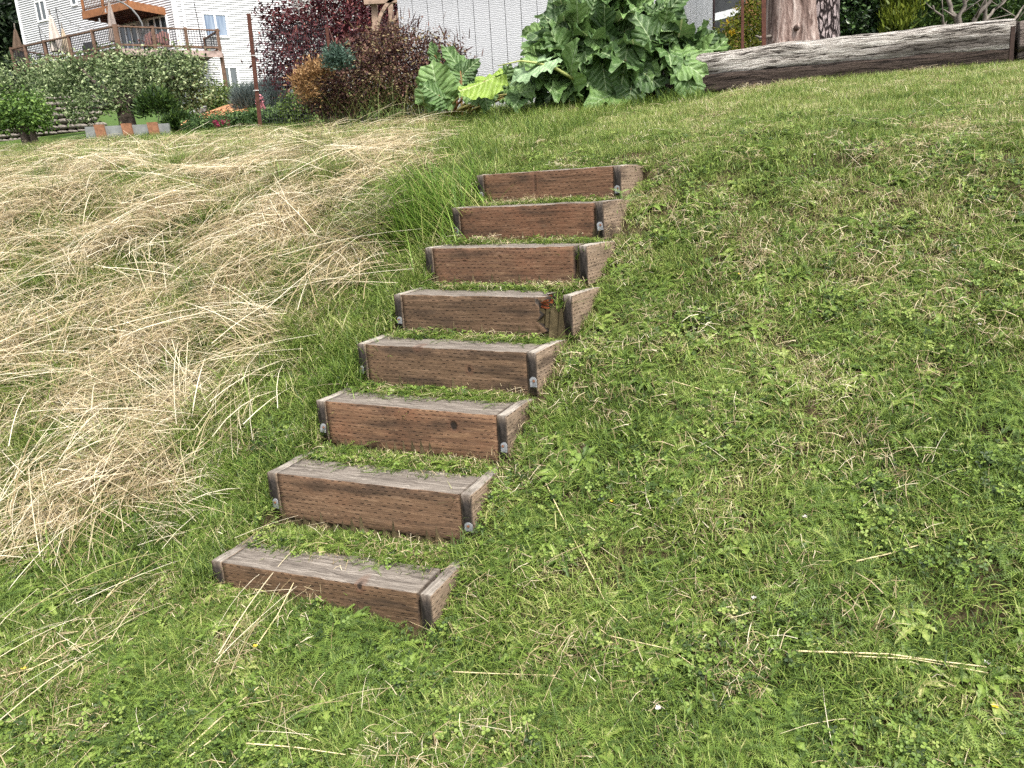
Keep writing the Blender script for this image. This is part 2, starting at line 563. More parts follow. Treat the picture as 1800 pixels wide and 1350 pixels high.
STEP_LABEL = {
    8: 'bottom timber step with a broad grey scratched top and a knot on its front edge',
    7: 'second lowest timber step, grass strands hanging over the right end of its brown face',
    6: 'timber step with a dark split knot in its reddish brown face, third from the bottom',
    5: 'timber step with a small round knot low in its brown face, fourth from bottom',
    4: 'timber step with a rotten splintered right end and a side board standing apart from it',
    3: 'low reddish timber step with a grass tuft hiding its right end, third from the top',
    2: 'timber step just below the topmost one, open dark gap beside its right side board',
    1: 'topmost timber step of the stair with a pale stain down its face'}
KN = {8: [(.62, -.01, .016, .022, .9)], 7: [], 6: [(.66, -.062, .020, .024, .97), (.44, -.02, .012, .012, .6)],
      5: [(.57, -.095, .016, .018, .85), (.30, .0, .02, .02, .5)], 4: [], 3: [(.42, -.05, .012, .01, .4), (.2, -.07, .02, .01, .3)], 2: [(.8, -.03, .01, .01, .4)],
      1: [(.36, -.05, .020, .10, .35)]}
M_GALV = simple('galvanised_steel', (.25, .26, .27), .65, .35, .5, 60, .2, .4)
M_RUST = simple('rusty_steel', (.070, .028, .019), .85, .2, .4, 30, .3)
M_SCREW = simple('rusty_screw', (.16, .07, .035), .8, .3, .3, 80)
M_ROT = simple('rotten_wood_core', (.15, .042, .016), .9, .1, .6, 60, .6)
def bracket_mesh():
    b = MB()
    w, h, t = .034, .042, .004
    ring = [(-w / 2, -h), (w / 2, -h), (w / 2, -.012)] + [(w / 2 * math.cos(a), -.012 + .016 * math.sin(a)) for a in np.linspace(.3, 2.84, 6)] + [(-w / 2, -.012)]
    n = len(ring)
    b.add([(x, 0, z) for x, z in ring] + [(x, -t, z) for x, z in ring],
          [tuple(range(n)), tuple(range(2 * n - 1, n - 1, -1))] + [(i, n + i, n + (i + 1) % n, (i + 1) % n) for i in range(n)])
    return mesh_np('bracket', b.v, b.f, M_GALV, b.b, False)
ME_BR = bracket_mesh()
_b = MB(); _b.tube([(0, 0, 0), (0, -.003, 0)], .006, 8)
ME_SCREW = mesh_np('screw', _b.v, _b.f, M_SCREW, _b.b, False)
BR = {1: ('L', 'R'), 2: ('L', 'R'), 3: (), 4: ('L',), 5: ('L', 'R'), 6: ('L', 'R'), 7: ('L', 'R'), 8: ()}
TONE = {8: (.80, .80, .74), 7: (1.25, 1.30, 1.28), 6: (1.40, 1.36, 1.26), 5: (1.10, 1.18, 1.18), 4: (.90, .95, .96), 3: (1.15, 1.12, 1.06), 2: (1.15, 1.0, .93), 1: (1.15, 1.04, 1.0)}
for k in range(8, 0, -1):
    x, y, z, yaw = STEPS[k]
    t = thing('timber_step', STEP_LABEL[k], 'step', (x, y, z + EYE), 'timber steps up the grassy slope', math.radians(yaw))
    mat = timber_mat('step_timber_%d' % k, k, KN[k], tone=TONE[k], hue={8: -.3, 7: .2, 6: .5, 5: -.1, 4: -.2, 3: .7, 2: .3, 1: .1}[k])
    bm_ = timber_mat('step_board_%d' % k, k + 20, (), board=True)
    lend = .047
    rgap = {8: .010, 4: .045, 2: .012, 3: .030}.get(k, .002)
    bl = SW - .045 - .001 - rgap - lend
    V, F = sweep_box(bl, .185, .20, .006, 36, .0016, k == 4, seed=k)
    o = link('beam', mesh_np('beam', V, F, mat), t, (lend, 0, 0))
    for side in (0, 1):
        V, F = sweep_box({8: .33, 7: .36, 6: .34, 5: .33, 4: .34}.get(k, .32), .045, .19, .005, 16, .0012, seed=k * 3 + side, along='y')
        # taper the board's tail into the bank
        V[:, 2] -= np.clip((V[:, 1] - .22) / .12, 0, 1) * .012
        s = link('side_board', mesh_np('side_board', V, F, bm_), t, (0 if side == 0 else SW - .045, -.004, .001))
        s.rotation_euler = (0, 0, {4: -.05, 3: -.04, 8: -.02}.get(k, 0) if side else .01)
        if k == 4 and side: s.location = (SW - .045 + .02, .03, .004); tag(s, 'side board standing apart from the rotten beam end')
    for sd in BR[k]:
        b = link('bracket', ME_BR, t, ((.022 if sd == 'L' else SW - .020) + random.uniform(-.006, .006), -.0075, (-.112 if k > 2 else -.104) + random.uniform(-.006, .004)))
        b.scale = (random.uniform(.75, 1.0), 1, random.uniform(.7, 1.0))
        b.rotation_euler = (random.uniform(-.1, .12), random.uniform(-.3, .3), random.uniform(-.15, .15))
        q = link('screw', ME_SCREW, b, (random.uniform(-.006, .006), -.0045, -.014))
    if k in (4, 8):
        rb = MB()
        for i in range(10):
            zz = -.015 - random.random() * .09
            rb.bar((lend + bl - .05, .03 + random.random() * .08, zz), (lend + bl - .016 + random.random() * .01, .03 + random.random() * .08, zz + random.uniform(-.01, .01)), .010, .008)
        link('rotten_core', mesh_np('rotten_core', rb.v, rb.f, M_ROT, rb.b, False), t)

# ------------------------------------------------------------------ weathered logs
def log_mat(name, stops, seed, dark_patch=True):
    m, nt = new_mat(name); N = NT(nt)
    v = N.mapping(N.coords(), loc=(seed, 0, 0))
    wv = N.noise(v, 2.4, 3)
    x, y, z = N.sep(v)
    warped = N.comb(x, y, N.math('ADD', z, N.math('MULTIPLY', wv, .10)))
    g = N.noise(N.mapping(warped, (2.6, 44, 44)), 1.0, 8, .72, .7)
    g2 = N.noise(N.mapping(warped, (6.0, 110, 110)), 1.0, 4, .7)
    mixg = N.math('ADD', N.math('MULTIPLY', g, .65), N.math('MULTIPLY', g2, .35))
    col = N.ramp(mixg, stops)
    crack = N.maprange(g, .46, .40)
    col = N.mix(N.math('MULTIPLY', crack, .85), col, (.016, .012, .010, 1))
    if dark_patch:
        geo = N.n('ShaderNodeObjectInfo')
        xo, yo, zo = N.sep(N.coords())
        px = N.maprange(xo, 1.5, 2.4); pz = N.math('MULTIPLY', N.maprange(zo, -.11, -.05), N.maprange(zo, .05, -.01))
        blot = N.maprange(N.math('ADD', wv, N.math('MULTIPLY', g, .5)), .62, .78)
        k = N.math('MULTIPLY', N.math('MULTIPLY', px, pz), N.maprange(g, .30, .60))
        col = N.mix(N.math('MULTIPLY', k, .93), col, (.025, .018, .014, 1))
    h = N.math('SUBTRACT', mixg, N.math('MULTIPLY', crack, .6))
    N.out(col, .9, .15, N.bump(h, 1.0, .05))
    return m
LOGSTOP = [(.36, (.05, .042, .036)), (.46, (.22, .195, .17)), (.54, (.42, .39, .355)), (.66, (.72, .69, .64))]
DARKLOG = [(.3, (.016, .012, .010)), (.5, (.045, .033, .027)), (.7, (.10, .075, .06)), (.85, (.17, .135, .11))]
M_LOG = log_mat('bleached_log', LOGSTOP, 1.0)
M_LOG2 = log_mat('dark_log', DARKLOG, 5.0, False)
M_LOG3 = log_mat('brown_grey_log', [(.3, (.06, .045, .038)), (.5, (.16, .13, .115)), (.75, (.30, .25, .22))], 9.0, False)
def log_thing(name, label, A, B, r0, r1, mat, seed, flat=1.0, bow=0.0, group=None):
    A, B = Vector(A), Vector(B)
    d = B - A
    L = d.length
    t = thing(name, label, 'log', A, group)
    nseg, n = 90, 40
    n1, n2, n3 = SinNoise(seed, .8), SinNoise(seed + 1, .16), SinNoise(seed + 2, .05)
    V, F = [], []
    for i in range(nseg + 1):
        x = L * i / nseg
        f = i / nseg
        r = r0 + (r1 - r0) * f
        for j in range(n):
            a = 2 * math.pi * j / n
            ca, sa = math.cos(a), math.sin(a)
            # squarish section
            k = 1 / (abs(ca) ** 4.5 + abs(sa) ** 4.5) ** (1 / 4.5)
            rr = r * k
            rr *= 1 + .05 * float(n1(x, a * .5)) + .035 * float(n2(x * .22, a * .30 + 5)) + .030 * float(n3(x * .10, a * .35))
            V.append((x, rr * ca, rr * sa * flat + bow * math.sin(math.pi * f)))
        if i:
            for j in range(n):
                q = (j + 1) % n
                F.append(((i - 1) * n + j, i * n + j, i * n + q, (i - 1) * n + q))
    c0 = len(V); V += [(0, 0, 0), (L, 0, bow * 0)]
    for j in range(n):
        q = (j + 1) % n
        F.append((c0, j, q)); F.append((c0 + 1, nseg * n + q, nseg * n + j))
    me = mesh_np('trunk', V, F, mat)
    o = link('trunk', me, t)
    o.rotation_euler = d.to_track_quat('X', 'Z').to_euler()
    return t
ZL = .135
PA, PB = U(1165, 124, 8.32), U(1776, 66, 7.38)
log_thing('retaining_log', 'long bleached grey log with deep cracks, upper one of the stacked retaining logs', PA, PB, .105, .145, M_LOG, 11, 1.0, .015, 'stacked retaining logs')
PA2, PB2 = U(1150, 157, 8.27), U(1776, 102, 7.34)
log_thing('retaining_log', 'dark brown rotting log lying on the lawn edge below the long bleached log', PA2, PB2, .085, .10, M_LOG2, 21, 1.0, .0, 'stacked retaining logs')
PC, PD = U(1785, 66, 7.33), U(1990, 34, 7.05)
log_thing('retaining_log', 'brown grey log at the right edge of the photo, upper one beyond the rusty strap', PC, PD, .125, .12, M_LOG3, 31, 1.0, 0, 'stacked retaining logs')
PC, PD = U(1785, 100, 7.33), U(1990, 70, 7.05)
log_thing('retaining_log', 'brown grey log at the right edge of the photo, lowest one beside the grass', PC, PD, .075, .075, M_LOG3, 41, 1.0, 0, 'stacked retaining logs')
t = thing('steel_stake', 'rusty flat steel stake standing in the joint between the logs', 'stake', U(1776, 108, 7.15))
b = MB()
b.bar(U(1776, 112, 7.13), U(1781, 46, 7.13), .036, .012, (0, 1, 0))
b.build('flat_bar', simple('dark_rusty_steel', (.03, .018, .014), .8, .2, .4, 30), t)

# ------------------------------------------------------------------ shed
M_PLANK, nt = new_mat('painted_plywood'); N = NT(nt)
v = N.coords()
oi = N.n('ShaderNodeObjectInfo')
x, y, z = N.sep(v)
vv = N.comb(N.math('ADD', x, N.math('MULTIPLY', oi.outputs['Random'], 40)), y, z)
big = N.noise(N.mapping(vv, (2.5, 1, 1.2)), 1.0, 3)
rip = N.n('ShaderNodeTexWave', wave_type='BANDS', bands_direction='Z')
N.l(vv, rip.inputs[0]); rip.inputs['Scale'].default_value = 14; rip.inputs['Distortion'].default_value = 7
rip.inputs['Detail'].default_value = 3; rip.inputs['Detail Scale'].default_value = 1.6
gr = N.noise(N.mapping(vv, (20, 20, 60)), 1.0, 4)
col = N.mix(N.maprange(gr, .6, .8, 0, .35), (.41, .415, .425, 1), (.33, .335, .345, 1))
N.out(col, .6, .3, N.bump(N.math('ADD', N.math('MULTIPLY', rip.outputs[0], .6), N.math('MULTIPLY', gr, .5)), .55, .006))
M_DARKTRIM = simple('dark_trim', (.035, .018, .018), .6, .3, .3, 10)
M_GROOVE = simple('groove_grey', (.12, .122, .128), .8, .2, .1)
M_ROOF = simple('dark_shingle', (.06, .06, .065), .9, .2, .3, 6)
SHA, SHB, SHC = U(704, 60, 10.9), U(1092, 60, 10.1), U(1250, 60, 12.4)
zb = min(Hf(SHB.x, SHB.y), Hf(SHA.x, SHA.y)) - .10
shed = thing('garden_shed', 'white shed of vertical grooved siding boards behind the rhubarb', 'shed', (SHB.x, SHB.y, zb))
def plank_wall(P, Q, step, z0, z1):
    P, Q = Vector((P.x, P.y, 0)), Vector((Q.x, Q.y, 0))
    d = Q - P; L = d.length; d.normalize()
    nr = Vector((d.y, -d.x, 0))
    n = max(1, round(L / step)); st = L / n
    bm = MB(); g = .008
    bm.box((g / 2, -.012, 0), (st - g / 2, 0, z1 - z0))
    me = mesh_np('plank', bm.v, bm.f, M_PLANK, bm.b, False)
    ang = math.atan2(d.y, d.x)
    for i in range(n):
        p = P + d * (st * i) + nr * .012
        o = link('plank', me, shed, Vector((p.x, p.y, z0)) - shed.location)
        o.rotation_euler = (0, 0, ang)
    bk = MB()
    bk.obox((P.x, P.y, z0), d * L, -nr * .08, (0, 0, z1 - z0))
    return bk
bk = plank_wall(SHA, SHB, .212, zb, zb + 2.5)
bk.build('wall', M_GROOVE, shed)
bk = plank_wall(SHB, SHC, .20, zb, zb + 2.5)
bk.build('wall', M_GROOVE, shed)
b = MB()
dd = (SHC - SHB); dd.z = 0; dd.normalize()
b.obox((SHC.x, SHC.y, zb - .3), dd * .05, Vector((dd.y, -dd.x, 0)) * .04, (0, 0, 2.85))
b.build('corner_trim', M_DARKTRIM, shed)
b = MB()
_e = Vector((SHA.x, SHA.y, 0)) + (dd * 3.2)
r0 = [Vector((SHA.x - .3, SHA.y - .3, zb + 2.5)), Vector((SHB.x + .05, SHB.y - .45, zb + 2.5)), Vector((SHC.x + .4, SHC.y, zb + 2.5)), Vector((_e.x - .3, _e.y + .3, zb + 2.5))]
b.add(r0 + [p + Vector((0, 0, .12)) for p in r0], [(3, 2, 1, 0), (4, 5, 6, 7), (0, 1, 5, 4), (1, 2, 6, 5), (2, 3, 7, 6), (3, 0, 4, 7)])
b.build('roof', M_ROOF, shed)
b = MB()
P, Q = SHC, _e
b.obox((SHC.x, SHC.y, zb), Vector((_e.x - SHC.x, _e.y - SHC.y, 0)), dd * -.08, (0, 0, 2.5))
b.obox((SHA.x, SHA.y, zb), Vector((_e.x - SHA.x, _e.y - SHA.y, 0)), Vector((SHB.x - SHA.x, SHB.y - SHA.y, 0)).normalized() * .08, (0, 0, 2.5))
b.build('rear_wall', M_GROOVE, shed)
# ------------------------------------------------------------------ foliage helpers
def leaf_cloud(N, lumps, size, aspect=.5, cl=14, spread=.10, up=.6, fold=.25, seed=0, shell=.55, bvs=.20, vary=.35, hang=0.0):
    """N leaves (folded rhombs) in tufts spread through the lumps (centre, radii)"""
    r = np.random.default_rng(seed)
    vol = np.array([l[1][0] * l[1][1] * l[1][2] for l in lumps]) ** (2 / 3)
    nc = max(1, N // cl)
    li = r.choice(len(lumps), nc, p=vol / vol.sum())
    C = np.array([l[0] for l in lumps])[li]; R = np.array([l[1] for l in lumps])[li]
    d = r.normal(size=(nc, 3)); d /= np.linalg.norm(d, axis=1, keepdims=True)
    rad = (shell + (1 - shell) * r.random(nc) ** .6) * np.where(r.random(nc) < .12, 1.12, 1)
    cc = C + d * R * rad[:, None]
    cbv = r.normal(0, bvs * .6, nc)
    ci = np.repeat(np.arange(nc), cl)
    n = len(ci)
    P = cc[ci] + r.normal(0, spread, (n, 3))
    nn = r.normal(size=(n, 3)) * .8 + d[ci] * .5 + np.array([0, 0, up])
    nn /= np.linalg.norm(nn, axis=1, keepdims=True)
    ax = r.normal(size=(n, 3)) + d[ci] * .8 + np.array([0, 0, -hang])
    ax -= nn * (ax * nn).sum(1, keepdims=True)
    ax /= np.linalg.norm(ax, axis=1, keepdims=True)
    sd = np.cross(nn, ax)
    L = size * (1 + r.uniform(-vary, vary, n))[:, None]
    w = L * aspect * .5
    V = np.stack([P - ax * L * .5, P + sd * w + nn * w * fold, P + ax * L * .5, P - sd * w + nn * w * fold], 1).reshape(-1, 3)
    a = np.arange(n) * 4
    F = np.concatenate([np.stack([a, a + 1, a + 2], -1), np.stack([a, a + 2, a + 3], -1)])
    bv = np.repeat(np.clip(.5 + cbv[ci] + r.normal(0, bvs, n), 0, 1), 4)
    return V, F, bv
def spike_cloud(N, lumps, length, width, seed=0, out=.9, up=.6, cl=10, spread=.05, bvs=.2):
    """fine upright or radiating spikes (lavender, grass, conifer sprays)"""
    r = np.random.default_rng(seed)
    nc = max(1, N // cl)
    li = r.integers(0, len(lumps), nc)
    C = np.array([l[0] for l in lumps])[li]; R = np.array([l[1] for l in lumps])[li]
    d = r.normal(size=(nc, 3)); d[:, 2] = np.abs(d[:, 2]) * .9 - .15
    d /= np.linalg.norm(d, axis=1, keepdims=True)
    cc = C + d * R * (.55 + .45 * r.random((nc, 1)))
    ci = np.repeat(np.arange(nc), cl); n = len(ci)
    P = cc[ci] + r.normal(0, spread, (n, 3))
    ax = d[ci] * out + np.array([0, 0, up]) + r.normal(0, .35, (n, 3))
    ax /= np.linalg.norm(ax, axis=1, keepdims=True)
    sd = np.cross(ax, r.normal(size=(n, 3))); sd /= np.linalg.norm(sd, axis=1, keepdims=True)
    L = length * r.uniform(.5, 1.2, (n, 1)); w = width * r.uniform(.7, 1.3, (n, 1))
    V = np.stack([P - sd * w * .5, P + sd * w * .5, P + ax * L * .6 + sd * w * .45, P + ax * L, P + ax * L * .6 - sd * w * .45], 1).reshape(-1, 3)
    a = np.arange(n) * 5
    F = np.concatenate([np.stack([a, a + 1, a + 2], -1), np.stack([a, a + 2, a + 4], -1), np.stack([a + 4, a + 2, a + 3], -1)])
    bv = np.repeat(np.clip(.5 + r.normal(0, bvs, n), 0, 1), 5)
    return V, F, bv
def foliage(name, parent, mat, *clouds):
    Vs, Fs, Bs, o = [], [], [], 0
    for V, F, B in clouds:
        Vs.append(V); Fs.append(F + o); Bs.append(B); o += len(V)
    V = np.concatenate(Vs) - np.array(parent.location)
    me = mesh_np(name, V, np.concatenate(Fs), mat, np.concatenate(Bs), False)
    return link(name, me, parent)
def lump(px, py, Y, rpx, rpy, ry=None):
    """ellipsoid whose outline is about rpx x rpy photo pixels at distance Y"""
    c = U(px, py, Y); k = Y / FPX
    return (tuple(c), (rpx * k, (ry if ry else (rpx + rpy) / 2 * k * .8), rpy * k))
def limbs(parent, mat, base, targets, r0, seed=0, name='trunk', fork=0):
    rr = random.Random(seed)
    b = MB()
    base = Vector(base)
    if fork:
        fk = base + Vector((rr.uniform(-.1, .1) * fork, 0, fork))
        b.tube([base, base.lerp(fk, .3) + Vector((.02, 0, 0)), base.lerp(fk, .7), fk], [r0 * 1.25, r0 * 1.02, r0 * .92, r0 * .85], 9, jit=.08)
        base = fk - Vector((0, 0, r0 * .5)); r0 *= .62
    for tg in targets:
        tg = Vector(tg); pts = [base]
        for k in range(1, 7):
            f = k / 6
            p = base.lerp(tg, f) + Vector((rr.uniform(-1, 1), rr.uniform(-1, 1), 0)) * (tg - base).length * .05 * math.sin(math.pi * f)
            pts.append(p)
        b.tube(pts, [r0 * (1 - .85 * k / 6) for k in range(7)], 7, jit=.12)
    return b.build(name, mat, parent, True)

G_APPLE = [(.1, (.022, .038, .014)), (.4, (.075, .115, .040)), (.65, (.16, .215, .085)), (.9, (.36, .41, .22))]
M_APPLE = leaf_mat('apple_leaves', G_APPLE, transl=.2)
M_GREEN = leaf_mat('fresh_green_leaves', [(.1, (.025, .055, .012)), (.5, (.075, .14, .025)), (.9, (.17, .26, .055))])
M_MAPLE = leaf_mat('red_maple_leaves', [(.1, (.020, .007, .011)), (.45, (.060, .014, .020)), (.7, (.115, .028, .030)), (.95, (.20, .065, .050))], transl=.2, noise=.25, nscale=1.0)
M_BARB = leaf_mat('barberry_leaves', [(.1, (.016, .008, .009)), (.45, (.070, .030, .027)), (.7, (.155, .075, .052)), (.95, (.25, .21, .10))], noise=.25, nscale=2.0)
M_DARKCON = leaf_mat('dark_conifer', [(.1, (.004, .008, .004)), (.5, (.012, .024, .009)), (.9, (.035, .060, .018))], transl=.1)
M_LAUREL = leaf_mat('laurel_leaves', [(.1, (.008, .020, .006)), (.5, (.024, .055, .014)), (.9, (.075, .13, .04))], rough=.35, spec=.4, transl=.12)
M_CYPR = leaf_mat('yellow_cypress', [(.1, (.03, .045, .006)), (.5, (.11, .15, .015)), (.9, (.26, .30, .04))])
M_YEW = leaf_mat('yew_sprays', [(.1, (.008, .018, .006)), (.5, (.028, .058, .013)), (.9, (.085, .14, .025))], transl=.15)
M_YELLOWB = leaf_mat('yellow_green_leaves', [(.1, (.06, .09, .012)), (.45, (.22, .27, .03)), (.8, (.42, .42, .06)), (1, (.5, .30, .12))])
M_BOX = leaf_mat('boxwood_leaves', [(.1, (.02, .04, .007)), (.5, (.065, .105, .018)), (.9, (.16, .22, .05))])
M_LAV = leaf_mat('lavender', [(.1, (.05, .065, .065)), (.5, (.10, .13, .12)), (.9, (.20, .23, .21))])
M_ORANGE = leaf_mat('orange_conifer', [(.1, (.10, .055, .025)), (.5, (.27, .15, .065)), (.9, (.46, .30, .14))])
M_BLUEG = leaf_mat('blue_green_spruce', [(.1, (.02, .04, .03)), (.5, (.05, .09, .065)), (.9, (.12, .19, .14))])
M_COVER = leaf_mat('ground_cover', [(.1, (.02, .045, .015)), (.5, (.055, .10, .03)), (.9, (.13, .20, .06))])
M_PINK = leaf_mat('pink_petals', [(0, (.45, .12, .16)), (1, (.75, .35, .38))])
M_MAG = leaf_mat('magenta_petals', [(0, (.16, .01, .04)), (1, (.35, .03, .10))])
M_BARK = simple('dark_bark', (.075, .058, .048), .95, .1, .5, 14, .8)
M_TWIG = simple('grey_twig', (.16, .14, .12), .9, .1, .4, 14, .5)
M_TAN = leaf_mat('dry_grass_stems', [(0, (.20, .15, .06)), (.5, (.40, .32, .15)), (1, (.60, .50, .30))])
M_GRSTEM = leaf_mat('green_grass_stems', [(0, (.05, .08, .02)), (.5, (.13, .18, .05)), (1, (.30, .30, .12))])

# ------------------------------------------------------------------ left background garden
def ground_pt(px, Y, dz=0.0):
    p = U(px, 200, Y)
    return Vector((p.x, Y, Hf(p.x, Y) + dz))
def tree(name, label, px, Y, lumps, n, size, mat, r0, seed, cat='tree', bark=M_BARK, aspect=.5, extra_stems=(), group=None, base_py=None, fork=0, **kw):
    g = ground_pt(px, Y) if base_py is None else U(px, base_py, Y)
    t = thing(name, label, cat, g, group)
    tg = [Vector(l[0]) for l in lumps]
    limbs(t, bark, g - Vector((0, 0, .1)), tg, r0, seed, fork=fork)
    for e in extra_stems:
        limbs(t, bark, Vector(e) , tg[:2], r0 * .75, seed + 1, 'stem', fork=fork)
    foliage('crown', t, mat, leaf_cloud(n, lumps, size, aspect, seed=seed, **kw))
    return t
tree('fir_tree', 'huge black green evergreen tree rising beside the left edge of the white house', -20, 62,
     [lump(-20, 30, 62, 90, 95), lump(15, 60, 62, 52, 45), lump(5, 155, 60, 45, 48), lump(-30, 210, 60, 60, 60), lump(38, 20, 62, 36, 50), lump(35, 84, 62, 26, 12), lump(0, 205, 60, 48, 40)],
     15000, .55, M_DARKCON, .6, 5, spread=.5, aspect=.4, shell=.2, bvs=.16)
tree('apple_tree', 'low spreading apple tree with two grey trunks and pale green leaves', 228, 20,
     [lump(150, 140, 21, 60, 34), lump(215, 128, 20, 52, 26), lump(290, 130, 19.6, 58, 30), lump(338, 150, 19.6, 34, 34), lump(262, 155, 19.4, 46, 18),
      lump(172, 174, 19.2, 40, 22), lump(330, 186, 19.8, 26, 14), lump(130, 112, 20.6, 20, 12), lump(195, 100, 20.3, 20, 10), lump(310, 103, 19.8, 22, 10), lump(345, 118, 19.6, 16, 10), lump(100, 140, 21.5, 40, 28), lump(265, 106, 20, 26, 12), lump(140, 192, 19, 22, 14)],
     15000, .085, M_APPLE, .15, 6, base_py=228, spread=.13, shell=.5, bvs=.26, cl=30, fork=.72, extra_stems=[U(222, 222, 19.9) + Vector((-.05, 0, -.1))])
tree('apple_tree', 'wide pale green apple tree at the left edge in front of the deck', 20, 25,
     [lump(20, 150, 25, 60, 36), lump(75, 135, 25, 45, 26), lump(-30, 170, 25, 50, 36), lump(70, 180, 24.5, 45, 30), lump(115, 170, 24, 40, 30)],
     8000, .10, M_APPLE, .14, 7, spread=.15, shell=.5, bvs=.24, cl=28)
tree('fruit_tree', 'small dark trunked tree with a round bright green crown by the stone wall', 48, 17,
     [lump(28, 196, 17, 46, 22), lump(62, 203, 16.8, 30, 22), lump(5, 205, 17, 34, 20), lump(45, 180, 17, 34, 14)],
     6000, .075, M_GREEN, .10, 8, base_py=254, fork=.38, spread=.09, shell=.3, bvs=.22, extra_stems=[U(62, 258, 16.9)])
# stone wall, each stone on its own
M_STONE = simple('wall_stone', (.17, .15, .13), .95, .15, .55, 2.2, .6)
M_MORTAR = simple('wall_gap', (.03, .027, .024), .95, .1, .3)
g0, g1 = U(-60, 258, 21.5), U(172, 238, 23.5)
wall = thing('stone_wall', 'rough grey stone retaining wall behind the small fruit tree', 'wall', g0)
d = Vector((g1.x - g0.x, g1.y - g0.y, 0)); L = d.length; d.normalize(); ang = math.atan2(d.y, d.x)
dzs = (g1.z - g0.z) / L
b = MB(); b.obox(Vector((g0.x, g0.y, g0.z - .6)) + Vector((-d.y, d.x, 0)) * .10, d * L, Vector((-d.y, d.x, 0)) * .5, (0, 0, 1.35 + .4)); b.build('backing', M_MORTAR, wall)
stone_me = []
for k in range(6):
    V, F = [], []
    b = MB(); n = 8
    for i in range(5):
        f = -1 + i * .5
        rad = (1 - abs(f) ** 3 * .35)
        for j in range(n):
            a = 2 * math.pi * j / n + .3
            kk = 1 / (abs(math.cos(a)) ** 3 + abs(math.sin(a)) ** 3) ** (1 / 3)
            V.append((f * .5 + random.uniform(-.04, .04), .5 * kk * rad * math.cos(a) * random.uniform(.85, 1.1), .5 * kk * rad * math.sin(a) * random.uniform(.85, 1.05)))
    for i in range(4):
        for j in range(n):
            q = (j + 1) % n
            F.append((i * n + j, (i + 1) * n + j, (i + 1) * n + q, i * n + q))
    F.append(tuple(range(n))); F.append(tuple(4 * n + j for j in range(n))[::-1])
    stone_me.append(mesh_np('stone', V, F, M_STONE))
row = 0; z = -.5
while z < 1.05:
    h = random.uniform(.11, .18); x = -.1 * (row % 2)
    while x < L:
        w = random.uniform(.16, .36)
        if z < 1.05 * (1 - .15 * x / L) + .3:
            p = d * (x + w / 2)
            o = link('stone', random.choice(stone_me), wall, (p.x, p.y, z + h / 2 + dzs * x * .8))
            o.scale = (w * .96, .26, h * .97); o.rotation_euler = (random.uniform(-.05, .05), random.uniform(-.05, .05), ang + random.uniform(-.06, .06))
        x += w
    z += h; row += 1
# board edging with three posts
M_GBOARD = simple('grey_weathered_board', (.19, .195, .19), .9, .15, .3, 5, .3)
M_ORPOST = simple('orange_brown_timber', (.21, .10, .055), .8, .2, .35, 14, .2)
P0, P1 = U(151, 236, 14), U(298, 230, 13.6)
bed = thing('edging_board', 'long grey weathered plank held by three orange brown posts at the top of the meadow', 'edging', P0)
k = 14 / FPX
dv = P1 - P0
b = MB(); b.obox(P0 - Vector((0, 0, .13)), dv, (0, .05, 0), (0, 0, .25)); b.build('plank', M_GBOARD, bed)
for px in (182, 230, 275):
    f = (px - 151) / 147
    c = P0 + dv * f
    b = MB(); b.obox(c + Vector((-.085, -.055, -.18)), (.165, 0, 0), (0, .05, 0), (-.03, 0, .325)); b.build('post', M_ORPOST, bed)
def bush(name, label, cat, lumps, n, size, mat, seed, kind='leaf', twig=True, **kw):
    c = Vector(lumps[0][0]); zz = Hf(c.x, c.y)
    t = thing(name, label, cat, (c.x, c.y, min(zz, c.z - lumps[0][1][2] * .6)))
    cl = leaf_cloud(n, lumps, size, seed=seed, **kw) if kind == 'leaf' else spike_cloud(n, lumps, size, seed=seed, **kw)
    foliage('foliage', t, mat, cl)
    if twig: limbs(t, M_TWIG, t.location - Vector((0, 0, .05)), [Vector(l[0]) + Vector((0, 0, l[1][2] * .4)) for l in lumps for _ in range(2)], .012, seed, 'stem')
    return t
bush('dwarf_conifer', 'dark green dome of a dwarf conifer under the apple tree', 'shrub', [lump(278, 196, 18.4, 34, 34), lump(318, 218, 18, 26, 13)], 5200, .10, M_YEW, 31, 'spike', width=.03, out=.9, up=.3)
bush('boxwood', 'round bright green boxwood beside the white house wall', 'shrub', [lump(392, 174, 26, 32, 24), lump(418, 172, 26.3, 18, 18), lump(372, 182, 26, 18, 16)], 5200, .07, M_BOX, 32, spread=.10, aspect=.6)
bush('lavender', 'grey green lavender mound left of the rusty post', 'shrub', [lump(438, 186, 17.5, 24, 26)], 2600, .22, M_LAV, 33, 'spike', width=.012, up=.9, twig=False)
bush('lavender', 'larger hazy grey lavender mound right of the rusty post', 'shrub', [lump(482, 174, 18.5, 26, 26), lump(462, 180, 18.3, 18, 20)], 3400, .24, M_LAV, 34, 'spike', width=.012, up=.9, twig=False)
bush('shrub', 'light green leafy shrub left of the red barberry', 'shrub', [lump(522, 190, 12.4, 24, 24), lump(512, 198, 12.2, 20, 15)], 2600, .05, M_BOX, 35, spread=.05)
bush('ground_cover', 'low green ground cover spilling below the bark mulch', 'plant', [lump(385, 215, 14.6, 50, 10), lump(350, 221, 14.4, 26, 8), lump(425, 212, 14.6, 30, 8)], 5200, .05, M_COVER, 36, spread=.05, twig=False)
bush('flowers', 'few dark magenta flower spikes in the ground cover', 'flowers', [lump(382, 215, 14.1, 3, 6), lump(393, 217, 14.1, 3, 6), lump(400, 215, 14.1, 3, 6)], 170, .045, M_MAG, 37, spread=.02, twig=False)
bush('flowers', 'small pink flowers beside the rusty post', 'flowers', [lump(457, 178, 17.2, 4, 5), lump(461, 189, 17.2, 3, 3)], 90, .06, M_PINK, 38, spread=.03, twig=False)
